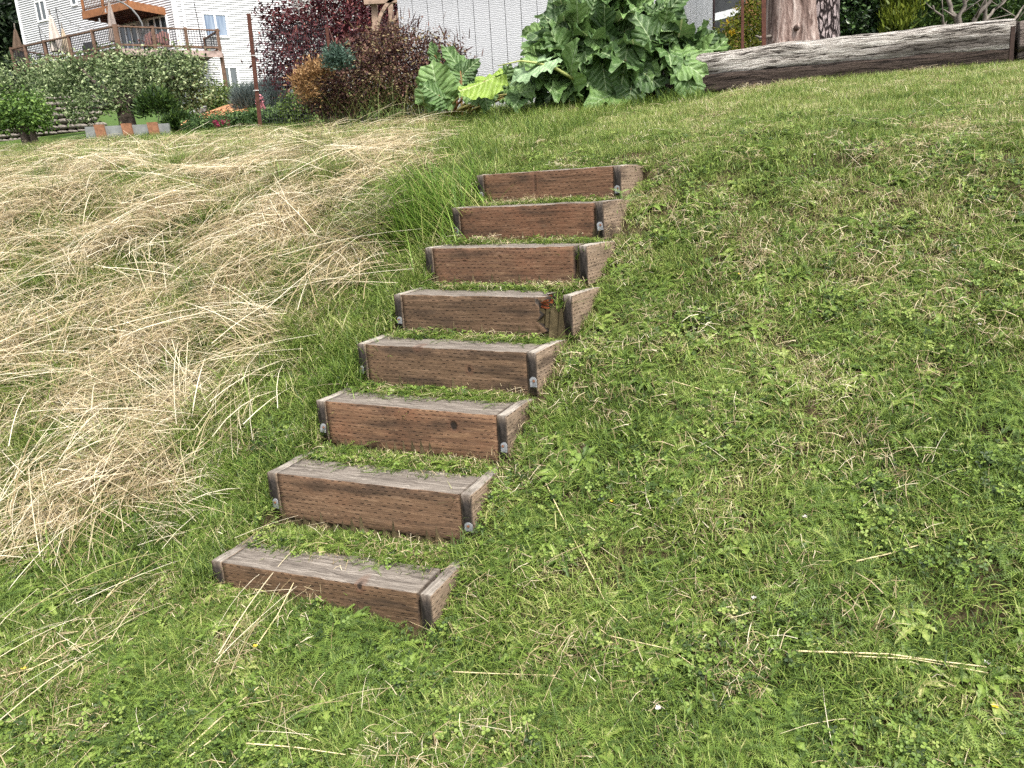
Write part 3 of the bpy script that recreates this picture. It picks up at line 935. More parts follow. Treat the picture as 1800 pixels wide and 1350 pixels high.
bush('ground_cover', 'low green cover at the foot of the rusty post and lavender', 'plant', [lump(470, 208, 12.6, 34, 9), lump(430, 210, 13, 24, 8), lump(500, 203, 12.6, 18, 9)], 4200, .05, M_COVER, 39, spread=.05, twig=False)
# mulch bed and edging timber, far lawn
def patch(name, pts, mat, label, dz=.05):
    V = [U(*p) + Vector((0, 0, dz)) for p in pts]
    b = MB(); b.add(V, [tuple(range(len(V)))])
    o = b.build(name, mat); return tag(o, label, kind='structure')
M_MULCH = simple('bark_mulch', (.30, .15, .075), .95, .1, .55, 60, .5)
patch('mulch_bed', [(322, 222, 14.8), (436, 196, 15.6), (440, 176, 26), (398, 184, 26), (355, 200, 24), (325, 212, 20)], M_MULCH, 'strip of orange bark mulch below the boxwood', 0)
ch = MB()
for _ in range(1500):
    f, g = random.random(), random.random()
    A = U(322, 222, 14.8).lerp(U(436, 197, 15.6), f); B_ = U(330, 210, 20).lerp(U(436, 178, 26), f)
    p = A.lerp(B_, g * g)
    a = random.uniform(0, 3.14)
    ch.add([p + Vector((math.cos(a) * .06, math.sin(a) * .06, .0)), p + Vector((-math.sin(a) * .02, math.cos(a) * .02, .04)), p + Vector((-math.cos(a) * .06, -math.sin(a) * .06, .02)), p + Vector((math.sin(a) * .02, -math.cos(a) * .02, .03))], [(0, 1, 2, 3)], random.random())
M_CHIP = leaf_mat('mulch_chips', [(0, (.16, .06, .025)), (.5, (.40, .19, .08)), (1, (.60, .36, .18))], transl=.0 + 1e-3)
tag(ch.build('mulch_chips', M_CHIP), 'loose orange bark chips of the mulch strip', kind='stuff')
M_FARLAWN = simple('short_far_lawn', (.055, .095, .022), .9, .1, .35, 30, .4)
patch('far_lawn', [(100, 250, 18), (330, 212, 21), (372, 190, 29), (300, 180, 34), (180, 205, 32), (110, 235, 24)], M_FARLAWN, 'mown lawn under the apple trees', 0)
E_ = [U(316, 212, 20.5), U(360, 190, 24)]
et = thing('edging_timber', 'grey timber edging between the far lawn and the orange mulch', 'edging', E_[0])
b = MB(); b.bar(E_[0], E_[1], .12, .12); b.build('timber', M_GBOARD, et)

# ------------------------------------------------------------------ rusty fence posts and netting
def post(name, label, px0, py0, px1, py1, Y, w, group='rusty steel fence posts'):
    A, B = U(px0, py0, Y), U(px1, py1, Y)
    t = thing(name, label, 'post', A, group)
    b = MB()
    b.bar(A - Vector((0, 0, .25)), B, w, .012, (0, 1, 0))
    b.bar(A - Vector((0, 0, .25)) + Vector((0, .018, 0)), B + Vector((0, .018, 0)), .010, .035, (0, 1, 0))
    b.build('stake', M_RUST, t)
    return t, A, B
t1, A1, B1 = post('fence_post', 'tall rusty steel post leaning in front of the white house', 456, 216, 437, 24, 10.7, .05)
t2, A2, B2 = post('fence_post', 'rusty steel post standing in the dark red barberry', 588, 150, 574, 48, 10.5, .036)
post('fence_post', 'thin rusty post in front of the yellow flowering bush', 1306, 110, 1305, -60, 8.9, .03)
post('fence_post', 'broad rusty post touching the left side of the cedar trunk', 1344, 105, 1342, -60, 9.3, .048)
M_WIRE = simple('white_wire', (.7, .7, .68), .5)
for f in (.30, .62):
    c = A1.lerp(B1, f); b = MB()
    b.tube([c + Vector((-.035, -.012, 0)), c + Vector((0, -.02, .004)), c + Vector((.035, -.012, .002))], .004, 5)
    b.build('wire_tie', M_WIRE, t1)
net = thing('netting', 'dark fine mesh netting strung between two rusty posts', 'netting', A1)
b = MB()
A2g = A2 + Vector((0, 0, -.45))
for i in range(31):
    f = i / 30
    b.bar(A1.lerp(A2g, f), A1.lerp(B1, .84).lerp(B2 + Vector((0, 0, .1)), f), .0035, .001, (0, 1, 0))
for j in range(24):
    g = j / 23
    b.bar(A1.lerp(A1.lerp(B1, .84), g), A2g.lerp(B2 + Vector((0, 0, .1)), g), .001, .0035, (0, 0, 1))
b.build('mesh', simple('black_net', (.02, .02, .025), .8), net)

# ------------------------------------------------------------------ red maple, barberry and their neighbours
tree('red_maple', 'large dark red Japanese maple spilling beside the white house', 600, 15,
     [lump(590, 30, 15.5, 95, 50), lump(520, 60, 15, 50, 34), lump(500, 110, 14.6, 46, 32), lump(540, 140, 14.4, 40, 22), lump(650, 60, 15, 70, 50), lump(480, 25, 15, 28, 14), lump(600, 100, 14.8, 70, 45), lump(690, 20, 15.5, 50, 60), lump(620, -60, 15.5, 100, 60), lump(505, 140, 14.5, 18, 16)],
     26000, .085, M_MAPLE, .11, 41, spread=.12, aspect=.35, shell=.25, up=.9, hang=.5, bvs=.2)
BL = [lump(620, 150, 9.6, 85, 50), lump(700, 130, 9.6, 75, 62), lump(570, 175, 9.5, 42, 30), lump(660, 100, 9.8, 60, 40), lump(765, 120, 9.8, 40, 55), lump(740, 160, 9.5, 50, 40), lump(800, 105, 10, 16, 22), lump(690, 70, 9.9, 40, 22)]
bs = bush('barberry', 'big tangled dark red barberry bush left of the white shed', 'shrub', BL, 30000, .034, M_BARB, 42, spread=.055, aspect=.55, shell=.35, bvs=.26)
foliage('shoots', bs, M_BARB, spike_cloud(170, [BL[3], BL[4], BL[6], BL[7]], .16, .012, 43, out=.5, up=.8, spread=.1))['kind'] = 'stuff'
og = thing('ornamental_grass', 'arching green and tan grass blades growing through the barberry', 'grass', ground_pt(690, 9.3))
def arch_blades(n, cx, cy, spread, hmin, hmax, w, seed, lean=(.1, .7)):
    rr = random.Random(seed); V, F, B = [], [], []
    for _ in range(n):
        bx, by = cx + rr.gauss(0, spread), cy + rr.gauss(0, spread * .5)
        bz = Hf(bx, by); h = rr.uniform(hmin, hmax); a = rr.uniform(0, 6.28); le = rr.uniform(*lean); bv = rr.random()
        dx, dy = math.cos(a), math.sin(a); sx, sy = -dy, dx
        o = len(V); m = 7
        for i in range(m + 1):
            f = i / m
            r_ = h * le * f ** 1.8; zz = bz + h * (f - .45 * le * f ** 2.5)
            ww = w * (1 - f * .9) * .5
            V += [(bx + dx * r_ - sx * ww, by + dy * r_ - sy * ww, zz), (bx + dx * r_ + sx * ww, by + dy * r_ + sy * ww, zz)]
            B += [bv, bv]
            if i: F.append((o + 2 * i - 2, o + 2 * i - 1, o + 2 * i + 1, o + 2 * i))
    return np.array(V), np.array(F), np.array(B)
c = og.location
V, F, B = arch_blades(430, c.x + .1, c.y, .42, .35, .95, .006, 44, (.3, 1.1))
tag(link('blades', mesh_np('blades', V - np.array(c), F, M_GRSTEM, B, False), og), kind='stuff')
bush('dwarf_conifer', 'orange tipped dwarf conifer at the left end of the barberry', 'shrub', [lump(548, 132, 9.15, 15, 12), lump(531, 146, 9.15, 11, 12), lump(540, 162, 9.15, 9, 10), lump(564, 122, 9.2, 10, 7)], 2600, .04, M_ORANGE, 45, 'spike', width=.012, out=1.0, up=.2, twig=False)
bush('spruce', 'small blue green conifer above the orange tipped shrub', 'shrub', [lump(594, 106, 9.0, 14, 11)], 1300, .06, M_BLUEG, 46, 'spike', width=.012, out=1.0, up=.1, twig=False)
# pergola arches
M_ARCH = simple('weathered_arch_wood', (.30, .215, .16), .85, .15, .35, 12, .3)
pg = thing('garden_arch', 'curved weathered wooden garden arch beside the shed', 'arch', ground_pt(680, 12.6))
b = MB(); b.bar(U(664, 140, 12.6), U(655, -60, 12.6), .085, .085, (0, 1, 0)); b.build('post', M_ARCH, pg)
b = MB(); b.bar(U(692, 140, 13), U(684, -60, 13), .07, .07, (0, 1, 0)); b.build('post', M_ARCH, pg)
for (x0, y0, x1, y1) in ((663, 62, 712, -8), (690, 66, 728, 4)):
    pts = []
    for i in range(11):
        a = math.pi / 2 * i / 10
        pts.append(U(x1 - (x1 - x0) * math.cos(a), y0 + (y1 - y0) * math.sin(a), 12.5))
    b = MB()
    for p, q in zip(pts[:-1], pts[1:]): b.bar(p, q + (q - p) * .04, .05, .06, (0, 1, 0))
    b.build('brace', M_ARCH, pg)
b = MB(); b.bar(U(640, 3, 12.5), U(712, -2, 12.5), .09, .06, (0, 1, 0)); b.build('crossbeam', M_ARCH, pg)
# ------------------------------------------------------------------ white house on the left
M_SIDING = simple('white_siding', (.52, .52, .53), .6, .3, .06, 2)
M_WHITE = simple('white_trim', (.80, .80, .80), .5, .4, .04, 3)
def pane_mat(name, c0, c1, rough=.08):
    m, nt = new_mat(name); N = NT(nt)
    v = N.coords()
    f = N.noise(N.mapping(v, (9, 9, .6)), 1.0, 3)
    N.out(N.ramp(f, [(.35, c0), (.65, c1)]), rough, .6)
    return m
M_DARKGL = pane_mat('dark_glass', (.015, .018, .020), (.06, .07, .075))
M_CURT = pane_mat('curtained_glass', (.07, .11, .18), (.22, .27, .34))
M_GREYGL = pane_mat('grey_glass', (.055, .065, .07), (.10, .115, .12))
M_DECK = simple('weathered_deck_wood', (.125, .075, .053), .85, .2, .4, 6, .3)
M_DECKRED = simple('peeling_red_deck_paint', (.10, .048, .042), .85, .2, .6, 3, .3)
M_BALC = simple('orange_stained_wood', (.24, .10, .042), .7, .3, .25, 5, .2)
M_BLACK = simple('black_metal', (.02, .02, .022), .5, .4, .2)
HC = U(320, 100, 44); HC = Vector((HC.x, HC.y, 0))
DL = Vector((-6.9, 3.6, 0)).normalized(); DR = Vector((4.2, 2.5, 0)).normalized()
NL = Vector((-DL.y, DL.x, 0)); NL = NL if NL.y < 0 else -NL
NR_ = Vector((-DR.y, DR.x, 0)); NR_ = NR_ if NR_.y < 0 else -NR_
def wallpt(px, py, d, nrm, off=0.0):
    r = ray(px, py); o = Vector((0, 0, EYE)); P = HC + nrm * off
    k = (P - o).dot(nrm) / r.dot(nrm)
    q = o + r * k
    return (q - P).dot(d), q.z
ZB = Hf(HC.x, HC.y) - 1.0
house = thing('white_house', 'white clapboard house with a big timber deck at the upper left', 'house', (HC.x, HC.y, ZB))
aL = wallpt(36, 40, DL, NL)[0]
aR = 6.2
ZT = wallpt(320, -170, DL, NL)[1]
def siding(d, nrm, L):
    b = MB(); z = ZB; e = .118
    while z < ZT:
        p0 = HC + Vector((0, 0, z)); p1 = p0 + d * L
        lo, hi = nrm * .052, nrm * .004
        V = [p0 + lo, p1 + lo, p1 + hi + Vector((0, 0, e)), p0 + hi + Vector((0, 0, e)), p0 + hi * .3, p1 + hi * .3]
        b.add(V, [(0, 1, 2, 3), (4, 5, 1, 0)])
        z += e
    b.obox(HC + Vector((0, 0, ZB)), d * L, -nrm * .2, (0, 0, ZT - ZB))
    o = b.build('siding', M_SIDING, house); tag(o, kind='stuff')
siding(DL, NL, aL); siding(DR, NR_, aR)
def wbox(b, d, nrm, a0, a1, z0, z1, o0, o1):
    b.obox(HC + d * a0 + nrm * o0 + Vector((0, 0, z0)), d * (a1 - a0), nrm * (o1 - o0), (0, 0, z1 - z0))
b = MB(); wbox(b, DL, NL, -.12, .10, ZB, ZT, .02, .075); b.build('corner_trim', M_WHITE, house)
b = MB(); wbox(b, DR, NR_, -.10, .12, ZB, ZT, .02, .08); b.build('corner_trim', M_WHITE, house)
b = MB(); wbox(b, DL, NL, aL - .14, aL + .02, ZB, ZT, .02, .075); b.build('corner_trim', M_WHITE, house)
b = MB(); wbox(b, DR, NR_, .35, .45, ZB, ZT, .04, .12); b.build('downspout', M_WHITE, house)
def window(d, nrm, quad, mats, split=.5, name='window'):
    q = [wallpt(px, py, d, nrm) for px, py in quad]          # tl tr br bl
    a0, a1 = (q[0][0] + q[3][0]) / 2, (q[1][0] + q[2][0]) / 2
    z1, z0 = (q[0][1] + q[1][1]) / 2, (q[2][1] + q[3][1]) / 2
    if a0 > a1: a0, a1 = a1, a0; mats = mats[::-1]; split = 1 - split
    w = .085
    f = MB()
    wbox(f, d, nrm, a0 - w, a0, z0 - w, z1 + w, .02, .095); wbox(f, d, nrm, a1, a1 + w, z0 - w, z1 + w, .02, .095)
    wbox(f, d, nrm, a0, a1, z1, z1 + w, .02, .093); wbox(f, d, nrm, a0, a1, z0 - w, z0, .02, .10)
    n = len(mats)
    for i in range(1, n):
        c = a0 + (a1 - a0) * (i / n if n > 2 else split)
        wbox(f, d, nrm, c - .045, c + .045, z0, z1, .02, .090)
    fo = f.build(name, M_WHITE, house)
    for i in range(n):
        c0, c1 = a0 + (a1 - a0) * i / n, a0 + (a1 - a0) * (i + 1) / n
        p = MB(); wbox(p, d, nrm, c0 + .03, c1 - .03, z0, z1, .054, .062)
        o = p.build('pane', mats[i], None)
        o.parent = fo
        for v in o.data.vertices: v.co = v.co - house.location
window(DL, NL, [(63, 6), (79, 2), (84, 33), (71, 38)], [M_GREYGL, M_GREYGL])
window(DL, NL, [(126, -12), (134, -14), (134, 7), (128, 9)], [M_GREYGL])
window(DR, NR_, [(357, 26), (396, 27), (400, 64), (362, 62)], [M_CURT, M_CURT])
window(DR, NR_, [(388, 119), (415, 120), (419, 154), (393, 153)], [M_GREYGL, M_GREYGL])
window(DL, NL, [(263, 37), (291, 29), (302, 78), (270, 84)], [M_DARKGL, M_DARKGL, M_DARKGL], name='patio_door')
window(DL, NL, [(214, 48), (240, 44), (247, 84), (216, 88)], [M_DARKGL, M_CURT, M_DARKGL], name='patio_door')
# roof above the frame
b = MB()
e0, e1 = HC + DL * (aL + .6) + NL * .7, HC + DR * (aR + .6) + NR_ * .7
ec = HC + (NL + NR_).normalized() * .85
back = HC + Vector((-1.0, 10, 0))
for zz in (0,):
    V = [v + Vector((0, 0, ZT)) for v in (e0, ec, e1, back + Vector((5.5, 2, 0)), back + Vector((-5.5, 2, 0)))]
    top = HC + Vector((-1, 6, ZT + 2.4))
    b.add(V + [top], [(0, 1, 5), (1, 2, 5), (2, 3, 5), (3, 4, 5), (4, 0, 5), (4, 3, 2, 1, 0)])
b.build('roof', M_ROOF, house)
b = MB()
V0 = [HC + DL * aL, HC + DR * aR, back + Vector((5, 2, 0)), back + Vector((-5, 2, 0))]
for p, q in ((V0[1], V0[2]), (V0[2], V0[3]), (V0[3], V0[0])):
    n = Vector((q.y - p.y, p.x - q.x, 0)).normalized() * .2
    b.obox(p + Vector((0, 0, ZB)), q - p, -n, (0, 0, ZT - ZB))
b.build('rear_wall', M_SIDING, house)
# upper balcony on the house
q0, q1 = wallpt(196, 22, DL, NL, .0), wallpt(300, -2, DL, NL, .0)
bal_z = wallpt(262, 34, DL, NL)[1]
ba0, ba1 = wallpt(292, 26, DL, NL)[0], wallpt(212, 36, DL, NL)[0]
b = MB()
wbox(b, DL, NL, ba0, ba1, bal_z + .32, bal_z + .38, .02, 2.2)
bal = b.build('balcony', M_BALC, house)
def sub(mb, name, mat, par):
    o = mb.build(name, mat, None)
    o.parent = par
    for v in o.data.vertices: v.co = v.co - house.location
    return o
b = MB(); wbox(b, DL, NL, ba0 - .02, ba1 + .02, bal_z, bal_z + .36, 2.2, 2.26); sub(b, 'fascia', M_BALC, bal)
b = MB(); wbox(b, DL, NL, ba0 - .04, ba0, bal_z, bal_z + .36, .03, 2.26); sub(b, 'fascia', M_BALC, bal)
b = MB(); wbox(b, DL, NL, ba1, ba1 + .04, bal_z, bal_z + .36, .03, 2.26); sub(b, 'fascia', M_BALC, bal)
for i in range(9):
    a = ba0 + (ba1 - ba0) * (i + .5) / 9
    b = MB(); wbox(b, DL, NL, a - .03, a + .03, bal_z + .02, bal_z + .318, .03, 2.19); sub(b, 'joist', M_DECKRED, bal)
b = MB()
for i in range(30):
    a = ba0 + (ba1 - ba0) * (i + .5) / 30
    wbox(b, DL, NL, a - .012, a + .012, bal_z + .40, bal_z + 1.3, 2.16, 2.185)
wbox(b, DL, NL, ba0, ba1, bal_z + 1.3, bal_z + 1.36, 2.12, 2.24); wbox(b, DL, NL, ba0, ba1, bal_z + .44, bal_z + .49, 2.15, 2.20)
tag(sub(b, 'railing', M_DECK, bal), kind='stuff')
for a in (ba0 + .05, (ba0 * .45 + ba1 * .55), ba1 - .05):
    b = MB(); wbox(b, DL, NL, a - .05, a + .05, bal_z + .37, bal_z + 1.45, 2.12, 2.22); sub(b, 'post', M_BALC, bal)

# ------------------------------------------------------------------ deck
DKC = U(209, 85, 40); dz_floor = DKC.z
DKC = Vector((DKC.x, DKC.y, 0))
PLd = DKC + DL * 8.2; PRd = DKC + DR * 4.75
deck = thing('timber_deck', 'raised brown timber deck with railing on the front of the white house', 'deck', (DKC.x, DKC.y, dz_floor))
b = MB()
W0 = HC + DL * (aL + 1.5) + NL * .05; W1 = HC + DR * .6 + NR_ * .05; W2 = HC + DR * 1.2 + NR_ * .05
pts = [DKC, PRd, W2, HC + (NL + NR_) * .05, W0, PLd]
V = [p + Vector((0, 0, dz_floor)) for p in pts]; n = len(V)
b.add(V + [v - Vector((0, 0, .06)) for v in V], [tuple(range(n)), tuple(range(2 * n - 1, n - 1, -1))] + [(i, n + i, n + (i + 1) % n, (i + 1) % n) for i in range(n)])
b.build('deck_floor', M_DECK, deck)
for P_, m in ((PLd, M_DECKRED), (PRd, simple('peeling_grey_deck_paint', (.27, .20, .18), .9, .2, .55, 4, .3))):
    dd_ = (P_ - DKC); nn = Vector((dd_.y, -dd_.x, 0)).normalized()
    nn = nn if nn.y < 0 else -nn
    b = MB(); b.obox(DKC + nn * .03 + Vector((0, 0, dz_floor - .30)), dd_, nn * .05, (0, 0, .29)); b.build('fascia', m, deck)
def rail(P, Q, ts, hh=.98):
    d = Q - P
    for tt in ts:
        c = P + d * tt
        b = MB(); b.bar(c + Vector((0, 0, dz_floor - .05)), c + Vector((0, 0, dz_floor + hh + .08)), .13, .13, (0, 1, 0)); b.build('post', M_DECK, deck)
    u = Vector((0, 0, dz_floor))
    b = MB(); b.bar(P + u + Vector((0, 0, hh)), Q + u + Vector((0, 0, hh)), .13, .06); b.build('handrail', M_DECK, deck)
    b = MB(); b.bar(P + u + Vector((0, 0, .17)), Q + u + Vector((0, 0, .17)), .06, .08); b.build('bottom_rail', M_DECK, deck)
    b = MB(); m = int(d.length / .125)
    for i in range(m):
        c = P + d * ((i + .5) / m) + u
        b.bar(c + Vector((0, 0, .2)), c + Vector((0, 0, hh - .03)), .022, .022, (0, 1, 0))
    tag(b.build('balusters', M_BLACK, deck), kind='stuff')
rail(DKC + DL * .05, PLd, (0, .20, .42, .66, .86, 1.0)); rail(DKC + DR * .05, PRd, (.0, .34, .66, .985))
rail(PRd, PRd + (W2 - PRd) * .96, (.96,))
rail(PLd, PLd + Vector((.9, 3, 0)), (.98,))
b = MB(); b.bar(DKC + DL * 2.6 + Vector((.15, .35, dz_floor - .45)), DKC + DR * .55 + Vector((.05, .35, dz_floor - .45)), .18, .28); b.build('beam', simple('tan_beam', (.28, .21, .15), .85, .2, .3, 5), deck)
for c in (DKC + DR * .4 + Vector((0, .4, 0)), PRd + Vector((-.08, .12, 0)), DKC + DL * 4 + Vector((.2, .6, 0)), PLd + Vector((.2, .4, 0))):
    gz = Hf(c.x, c.y) - .2
    b = MB(); b.bar((c.x, c.y, gz), (c.x, c.y, dz_floor - .07), .16, .16, (0, 1, 0)); b.build('support_post', M_DECK, deck)
b = MB(); c = DKC + DR * .4 + Vector((0, .32, 0)); b.bar(c + Vector((0, 0, dz_floor - 1.3)), c + DR * -.0 + DL * .8 + Vector((0, 0, dz_floor - .5)), .12, .12); b.build('brace', M_DECK, deck)
# under-deck shade panel: house foundation is the siding itself; closed umbrellas on the deck
def umbrella(label, px0, py0, px1, py1, Y, col, wpx):
    top, base = U(px0, py0, Y), U(px1, py1, Y)
    base.z = dz_floor
    t = thing('umbrella', label, 'umbrella', base, 'closed umbrellas on the deck')
    m = simple('umbrella_cloth', col, .9, .1, .2, 5)
    b = MB(); b.tube([base, top + (top - base) * .12], .03, 7); b.build('pole', M_TWIG, t)
    b = MB(); n = 16; r = wpx * Y / FPX / 2; ax = top - base; L = ax.length
    rows = [(1.0, .06), (.93, .25), (.75, .50), (.55, .72), (.35, .9), (.22, 1.0)]
    for f, k in rows:
        c = base + ax * f
        for j in range(n):
            a = 2 * math.pi * j / n
            rr = r * k * (1.0 if j % 2 else .72)
            b.v.append(tuple(c + Vector((rr * math.cos(a), rr * math.sin(a), 0)))); b.b.append(.5)
    for i in range(len(rows) - 1):
        for j in range(n):
            q = (j + 1) % n
            b.f.append((i * n + j, (i + 1) * n + j, (i + 1) * n + q, i * n + q))
    b.f.append(tuple(range(n))); b.f.append(tuple((len(rows) - 1) * n + j for j in range(n))[::-1])
    b.build('canopy', m, t)
umbrella('dark brown closed umbrella at the left end of the deck railing', 26, 50, 33, 105, 44.5, (.10, .07, .05), 20)
umbrella('largest closed umbrella on the deck, plain beige cloth', 88, 26, 101, 86, 42.5, (.42, .37, .33), 22)
umbrella('small beige closed umbrella right of the largest one', 109, 48, 117, 84, 42.2, (.36, .29, .21), 13)
umbrella('tall closed grey brown umbrella near the deck corner', 191, 2, 203, 82, 41, (.24, .20, .18), 17)
# hammock stand arm
t = thing('hammock_stand', 'curved grey arm of a hanging chair stand on the deck', 'stand', U(240, 82, 40.8))
pts = [U(205, 1, 40.8), U(218, 6, 40.8), U(232, 16, 40.8), U(243, 29, 40.8), U(250, 42, 40.8), U(252, 58, 40.8), U(247, 74, 40.8), U(240, 82, 40.8)]
b = MB(); b.tube(pts, .04, 7); b.build('arm', simple('grey_metal', (.12, .12, .12), .5), t)
# garden chairs on the deck
M_CHAIR = simple('red_brown_slats', (.15, .075, .065), .8, .2, .3)
for (px, lab) in ((262, 'left red brown slatted chair behind the deck railing'), (284, 'right red brown slatted chair behind the deck railing')):
    c = U(px, 80, 41.6); c.z = dz_floor
    t = thing('garden_chair', lab, 'chair', c, 'chairs on the deck')
    for i in range(5):
        b = MB(); b.obox(c + Vector((-.3 + i * .125, .22, .3)), (.10, 0, 0), (0, .03, 0), (0, .18, .62 + .06 * (2 - abs(i - 2)))); b.build('back_slat', M_CHAIR, t)
    b = MB(); b.obox(c + Vector((-.3, -.3, .33)), (.6, 0, 0), (0, .52, -.05), (0, 0, .03)); b.build('seat', M_CHAIR, t)
    for sx in (-.34, .30):
        b = MB(); b.obox(c + Vector((sx, -.35, 0)), (.05, 0, 0), (0, .06, 0), (0, 0, .55)); b.build('leg', M_CHAIR, t)
        b = MB(); b.obox(c + Vector((sx - .02, -.38, .551)), (.09, 0, 0), (0, .65, 0), (0, 0, .03)); b.build('armrest', M_CHAIR, t)
t = thing('grill', 'dark covered grill against the white wall behind the deck railing', 'grill', U(156, 88, 43))
c = U(156, 88, 42.6); c.z = dz_floor
b = MB(); b.obox(c + Vector((-.3, 0, 0)), (.62, 0, 0), (0, .5, 0), (0, 0, .72)); b.obox(c + Vector((-.26, .03, .72)), (.54, 0, 0), (0, .42, 0), (0, 0, .14)); b.build('cover', M_BLACK, t)
t.location = t.location
# string light poles and wire
SLP = [((74, 78), (68, 46)), ((109, 66), (98, 14)), ((352, 52), (341, 4))]
tops = []
for i, (p0, p1) in enumerate(SLP):
    Yp = (43.2, 42.3, 41.9)[i]
    A, B_ = U(*p0, Yp), U(*p1, Yp)
    t = thing('light_pole', ['shortest thin black pole rising from the left end of the deck railing', 'thin black pole beside the beige umbrella on the deck', 'thin black pole at the right end of the deck railing'][i], 'pole', A, 'string light poles on the deck')
    b = MB(); b.tube([A - Vector((0, 0, .9)), B_], .022, 6); b.build('pole', M_BLACK, t)
    tops.append(B_)
t = thing('string_lights', 'thin string of light bulbs sagging in front of the white siding', 'lights', tops[0])
M_BULB = simple('clear_bulb', (.25, .25, .25), .2, .5)
chain = [tops[0], tops[1], U(190, 6, 41.2)]
for a_, c_ in zip(chain[:-1], chain[1:]):
    pts = [a_.lerp(c_, i / 14) - Vector((0, 0, 1.0 * math.sin(math.pi * i / 14))) for i in range(15)]
    b = MB(); b.tube(pts, .008, 4); b.build('wire', M_BLACK, t)
    for p in pts[1:-1:2]:
        b = MB(); b.tube([p, p - Vector((0, 0, .08)), p - Vector((0, 0, .17))], [.03, .03, .045], 6); b.build('bulb', M_BULB, t)
# neighbour house behind the maple
M_GSID = simple('grey_siding', (.42, .42, .41), .7, .2, .08)
A = U(464, 20, 50); g = Hf(A.x, A.y)
t = thing('grey_house', 'pale grey neighbouring house wall glimpsed behind the red maple', 'house', (A.x, A.y, g))
b = MB(); z = g - 1
while z < 16:
    b.add([(A.x, A.y, z), (A.x + 9, A.y - .5, z), (A.x + 9, A.y - .47, z + .2), (A.x, A.y + .03, z + .2)], [(0, 1, 2, 3)])
    z += .19
b.obox((A.x, A.y + .08, g - 1), (9, -.5, 0), (0, 6, 0), (0, 0, 17 - g))
tag(b.build('siding', M_GSID, t), kind='stuff')
b = MB(); b.obox((A.x - .5, A.y - .6, 16), (10, -.5, 0), (0, 7.4, 0), (0, 0, .3)); b.build('roof', M_ROOF, t)

# ------------------------------------------------------------------ right background
def bark_mat(name, stops, zsc=1.6, xs=16, bstr=1.0, vor=False):
    m, nt = new_mat(name); N = NT(nt)
    v = N.coords()
    wv = N.noise(v, 3, 3)
    x, y, z = N.sep(v)
    w = N.comb(N.math('ADD', x, N.math('MULTIPLY', wv, .10)), N.math('ADD', y, N.math('MULTIPLY', wv, .06)), z)
    g = N.noise(N.mapping(w, (xs, xs, zsc)), 1.0, 6, .65, .6)
    if vor:
        vo = N.n('ShaderNodeTexVoronoi', feature='DISTANCE_TO_EDGE')
        N.l(N.mapping(w, (22, 22, 7)), vo.inputs[0]); vo.inputs['Scale'].default_value = 1.0
        e = N.maprange(vo.outputs[0], .0, .22)
        g = N.math('MULTIPLY', N.math('ADD', g, .25), N.math('ADD', N.math('MULTIPLY', e, .75), .25))
    N.out(N.ramp(g, stops), .95, .1, N.bump(g, bstr, .05))
    return m
M_CEDAR = bark_mat('stringy_cedar_bark', [(.32, (.040, .026, .021)), (.46, (.17, .118, .10)), (.58, (.30, .235, .205)), (.75, (.47, .41, .37))])
M_FIRB = bark_mat('fissured_bark', [(.22, (.018, .014, .014)), (.42, (.085, .066, .064)), (.7, (.27, .225, .22))], 3, 14, 1.0, True)
def trunk(name, label, px, Y, wpx, py0, mat, seed, lean=0, lobes=5, amp=.10):
    base = U(px, py0, Y); r = wpx * Y / FPX / 2
    t = thing(name, label, 'tree', base)
    n, m = 56, 40; V, F = [], []
    n1, n2 = SinNoise(seed, 1.2), SinNoise(seed + 1, .22)
    for i in range(m + 1):
        z = -.35 + 3.6 * i / m
        flare = 1 + .35 * math.exp(-max(z + .1, 0) / .22)
        for j in range(n):
            a = 2 * math.pi * j / n
            rr = r * flare * (1 + amp * math.sin(lobes * a + .6 * z + seed) * (1 + .5 * math.exp(-max(z, 0) / .4)) + .05 * float(n1(a * .6, z * .35)) + .03 * float(n2(a * .4, z * .10)))
            V.append((rr * math.cos(a) + lean * z, rr * math.sin(a), z))
        if i:
            for j in range(n):
                q = (j + 1) % n
                F.append(((i - 1) * n + j, (i - 1) * n + q, i * n + q, i * n + j))
    link('trunk', mesh_np('trunk', V, F, mat), t)
    return t, base, r
t, bpos, r_ = trunk('cedar_tree', 'thick pinkish brown cedar trunk with stringy bark behind the log', 1387, 9.9, 72, 92, M_CEDAR, 61, -.012, 4, .10)
b = MB(); b.tube([bpos + Vector((-r_ * .8, -.1, .18)), U(1335, 66, 9.6), U(1329, 63, 9.55)], [.022, .016, .010], 7, jit=.1); b.build('branch_stub', M_TWIG, t, True)
b = MB(); b.tube([bpos + Vector((-.02, -r_ * 1.0, .22)), bpos + Vector((-.015, -r_ * 1.22, .24))], [.035, .028], 9, jit=.1); b.build('knot', M_CEDAR, t, True)
foliage('crown', t, M_YEW, leaf_cloud(5000, [(tuple(bpos + Vector((.2, 0, 5.2))), (1.6, 1.6, 2.0)), (tuple(bpos + Vector((-.3, 0.3, 7.2))), (1.1, 1.1, 1.6))], .12, .4, seed=62, spread=.2))
t, bpos, r_ = trunk('fir_tree', 'dark grey trunk with rough scaly bark pressed against the cedar trunk', 1438, 10.2, 58, 88, M_FIRB, 64, .0, 6, .04)
foliage('crown', t, M_YEW, leaf_cloud(4000, [(tuple(bpos + Vector((.5, .2, 5.8))), (1.4, 1.4, 2.2))], .12, .4, seed=65, spread=.2))
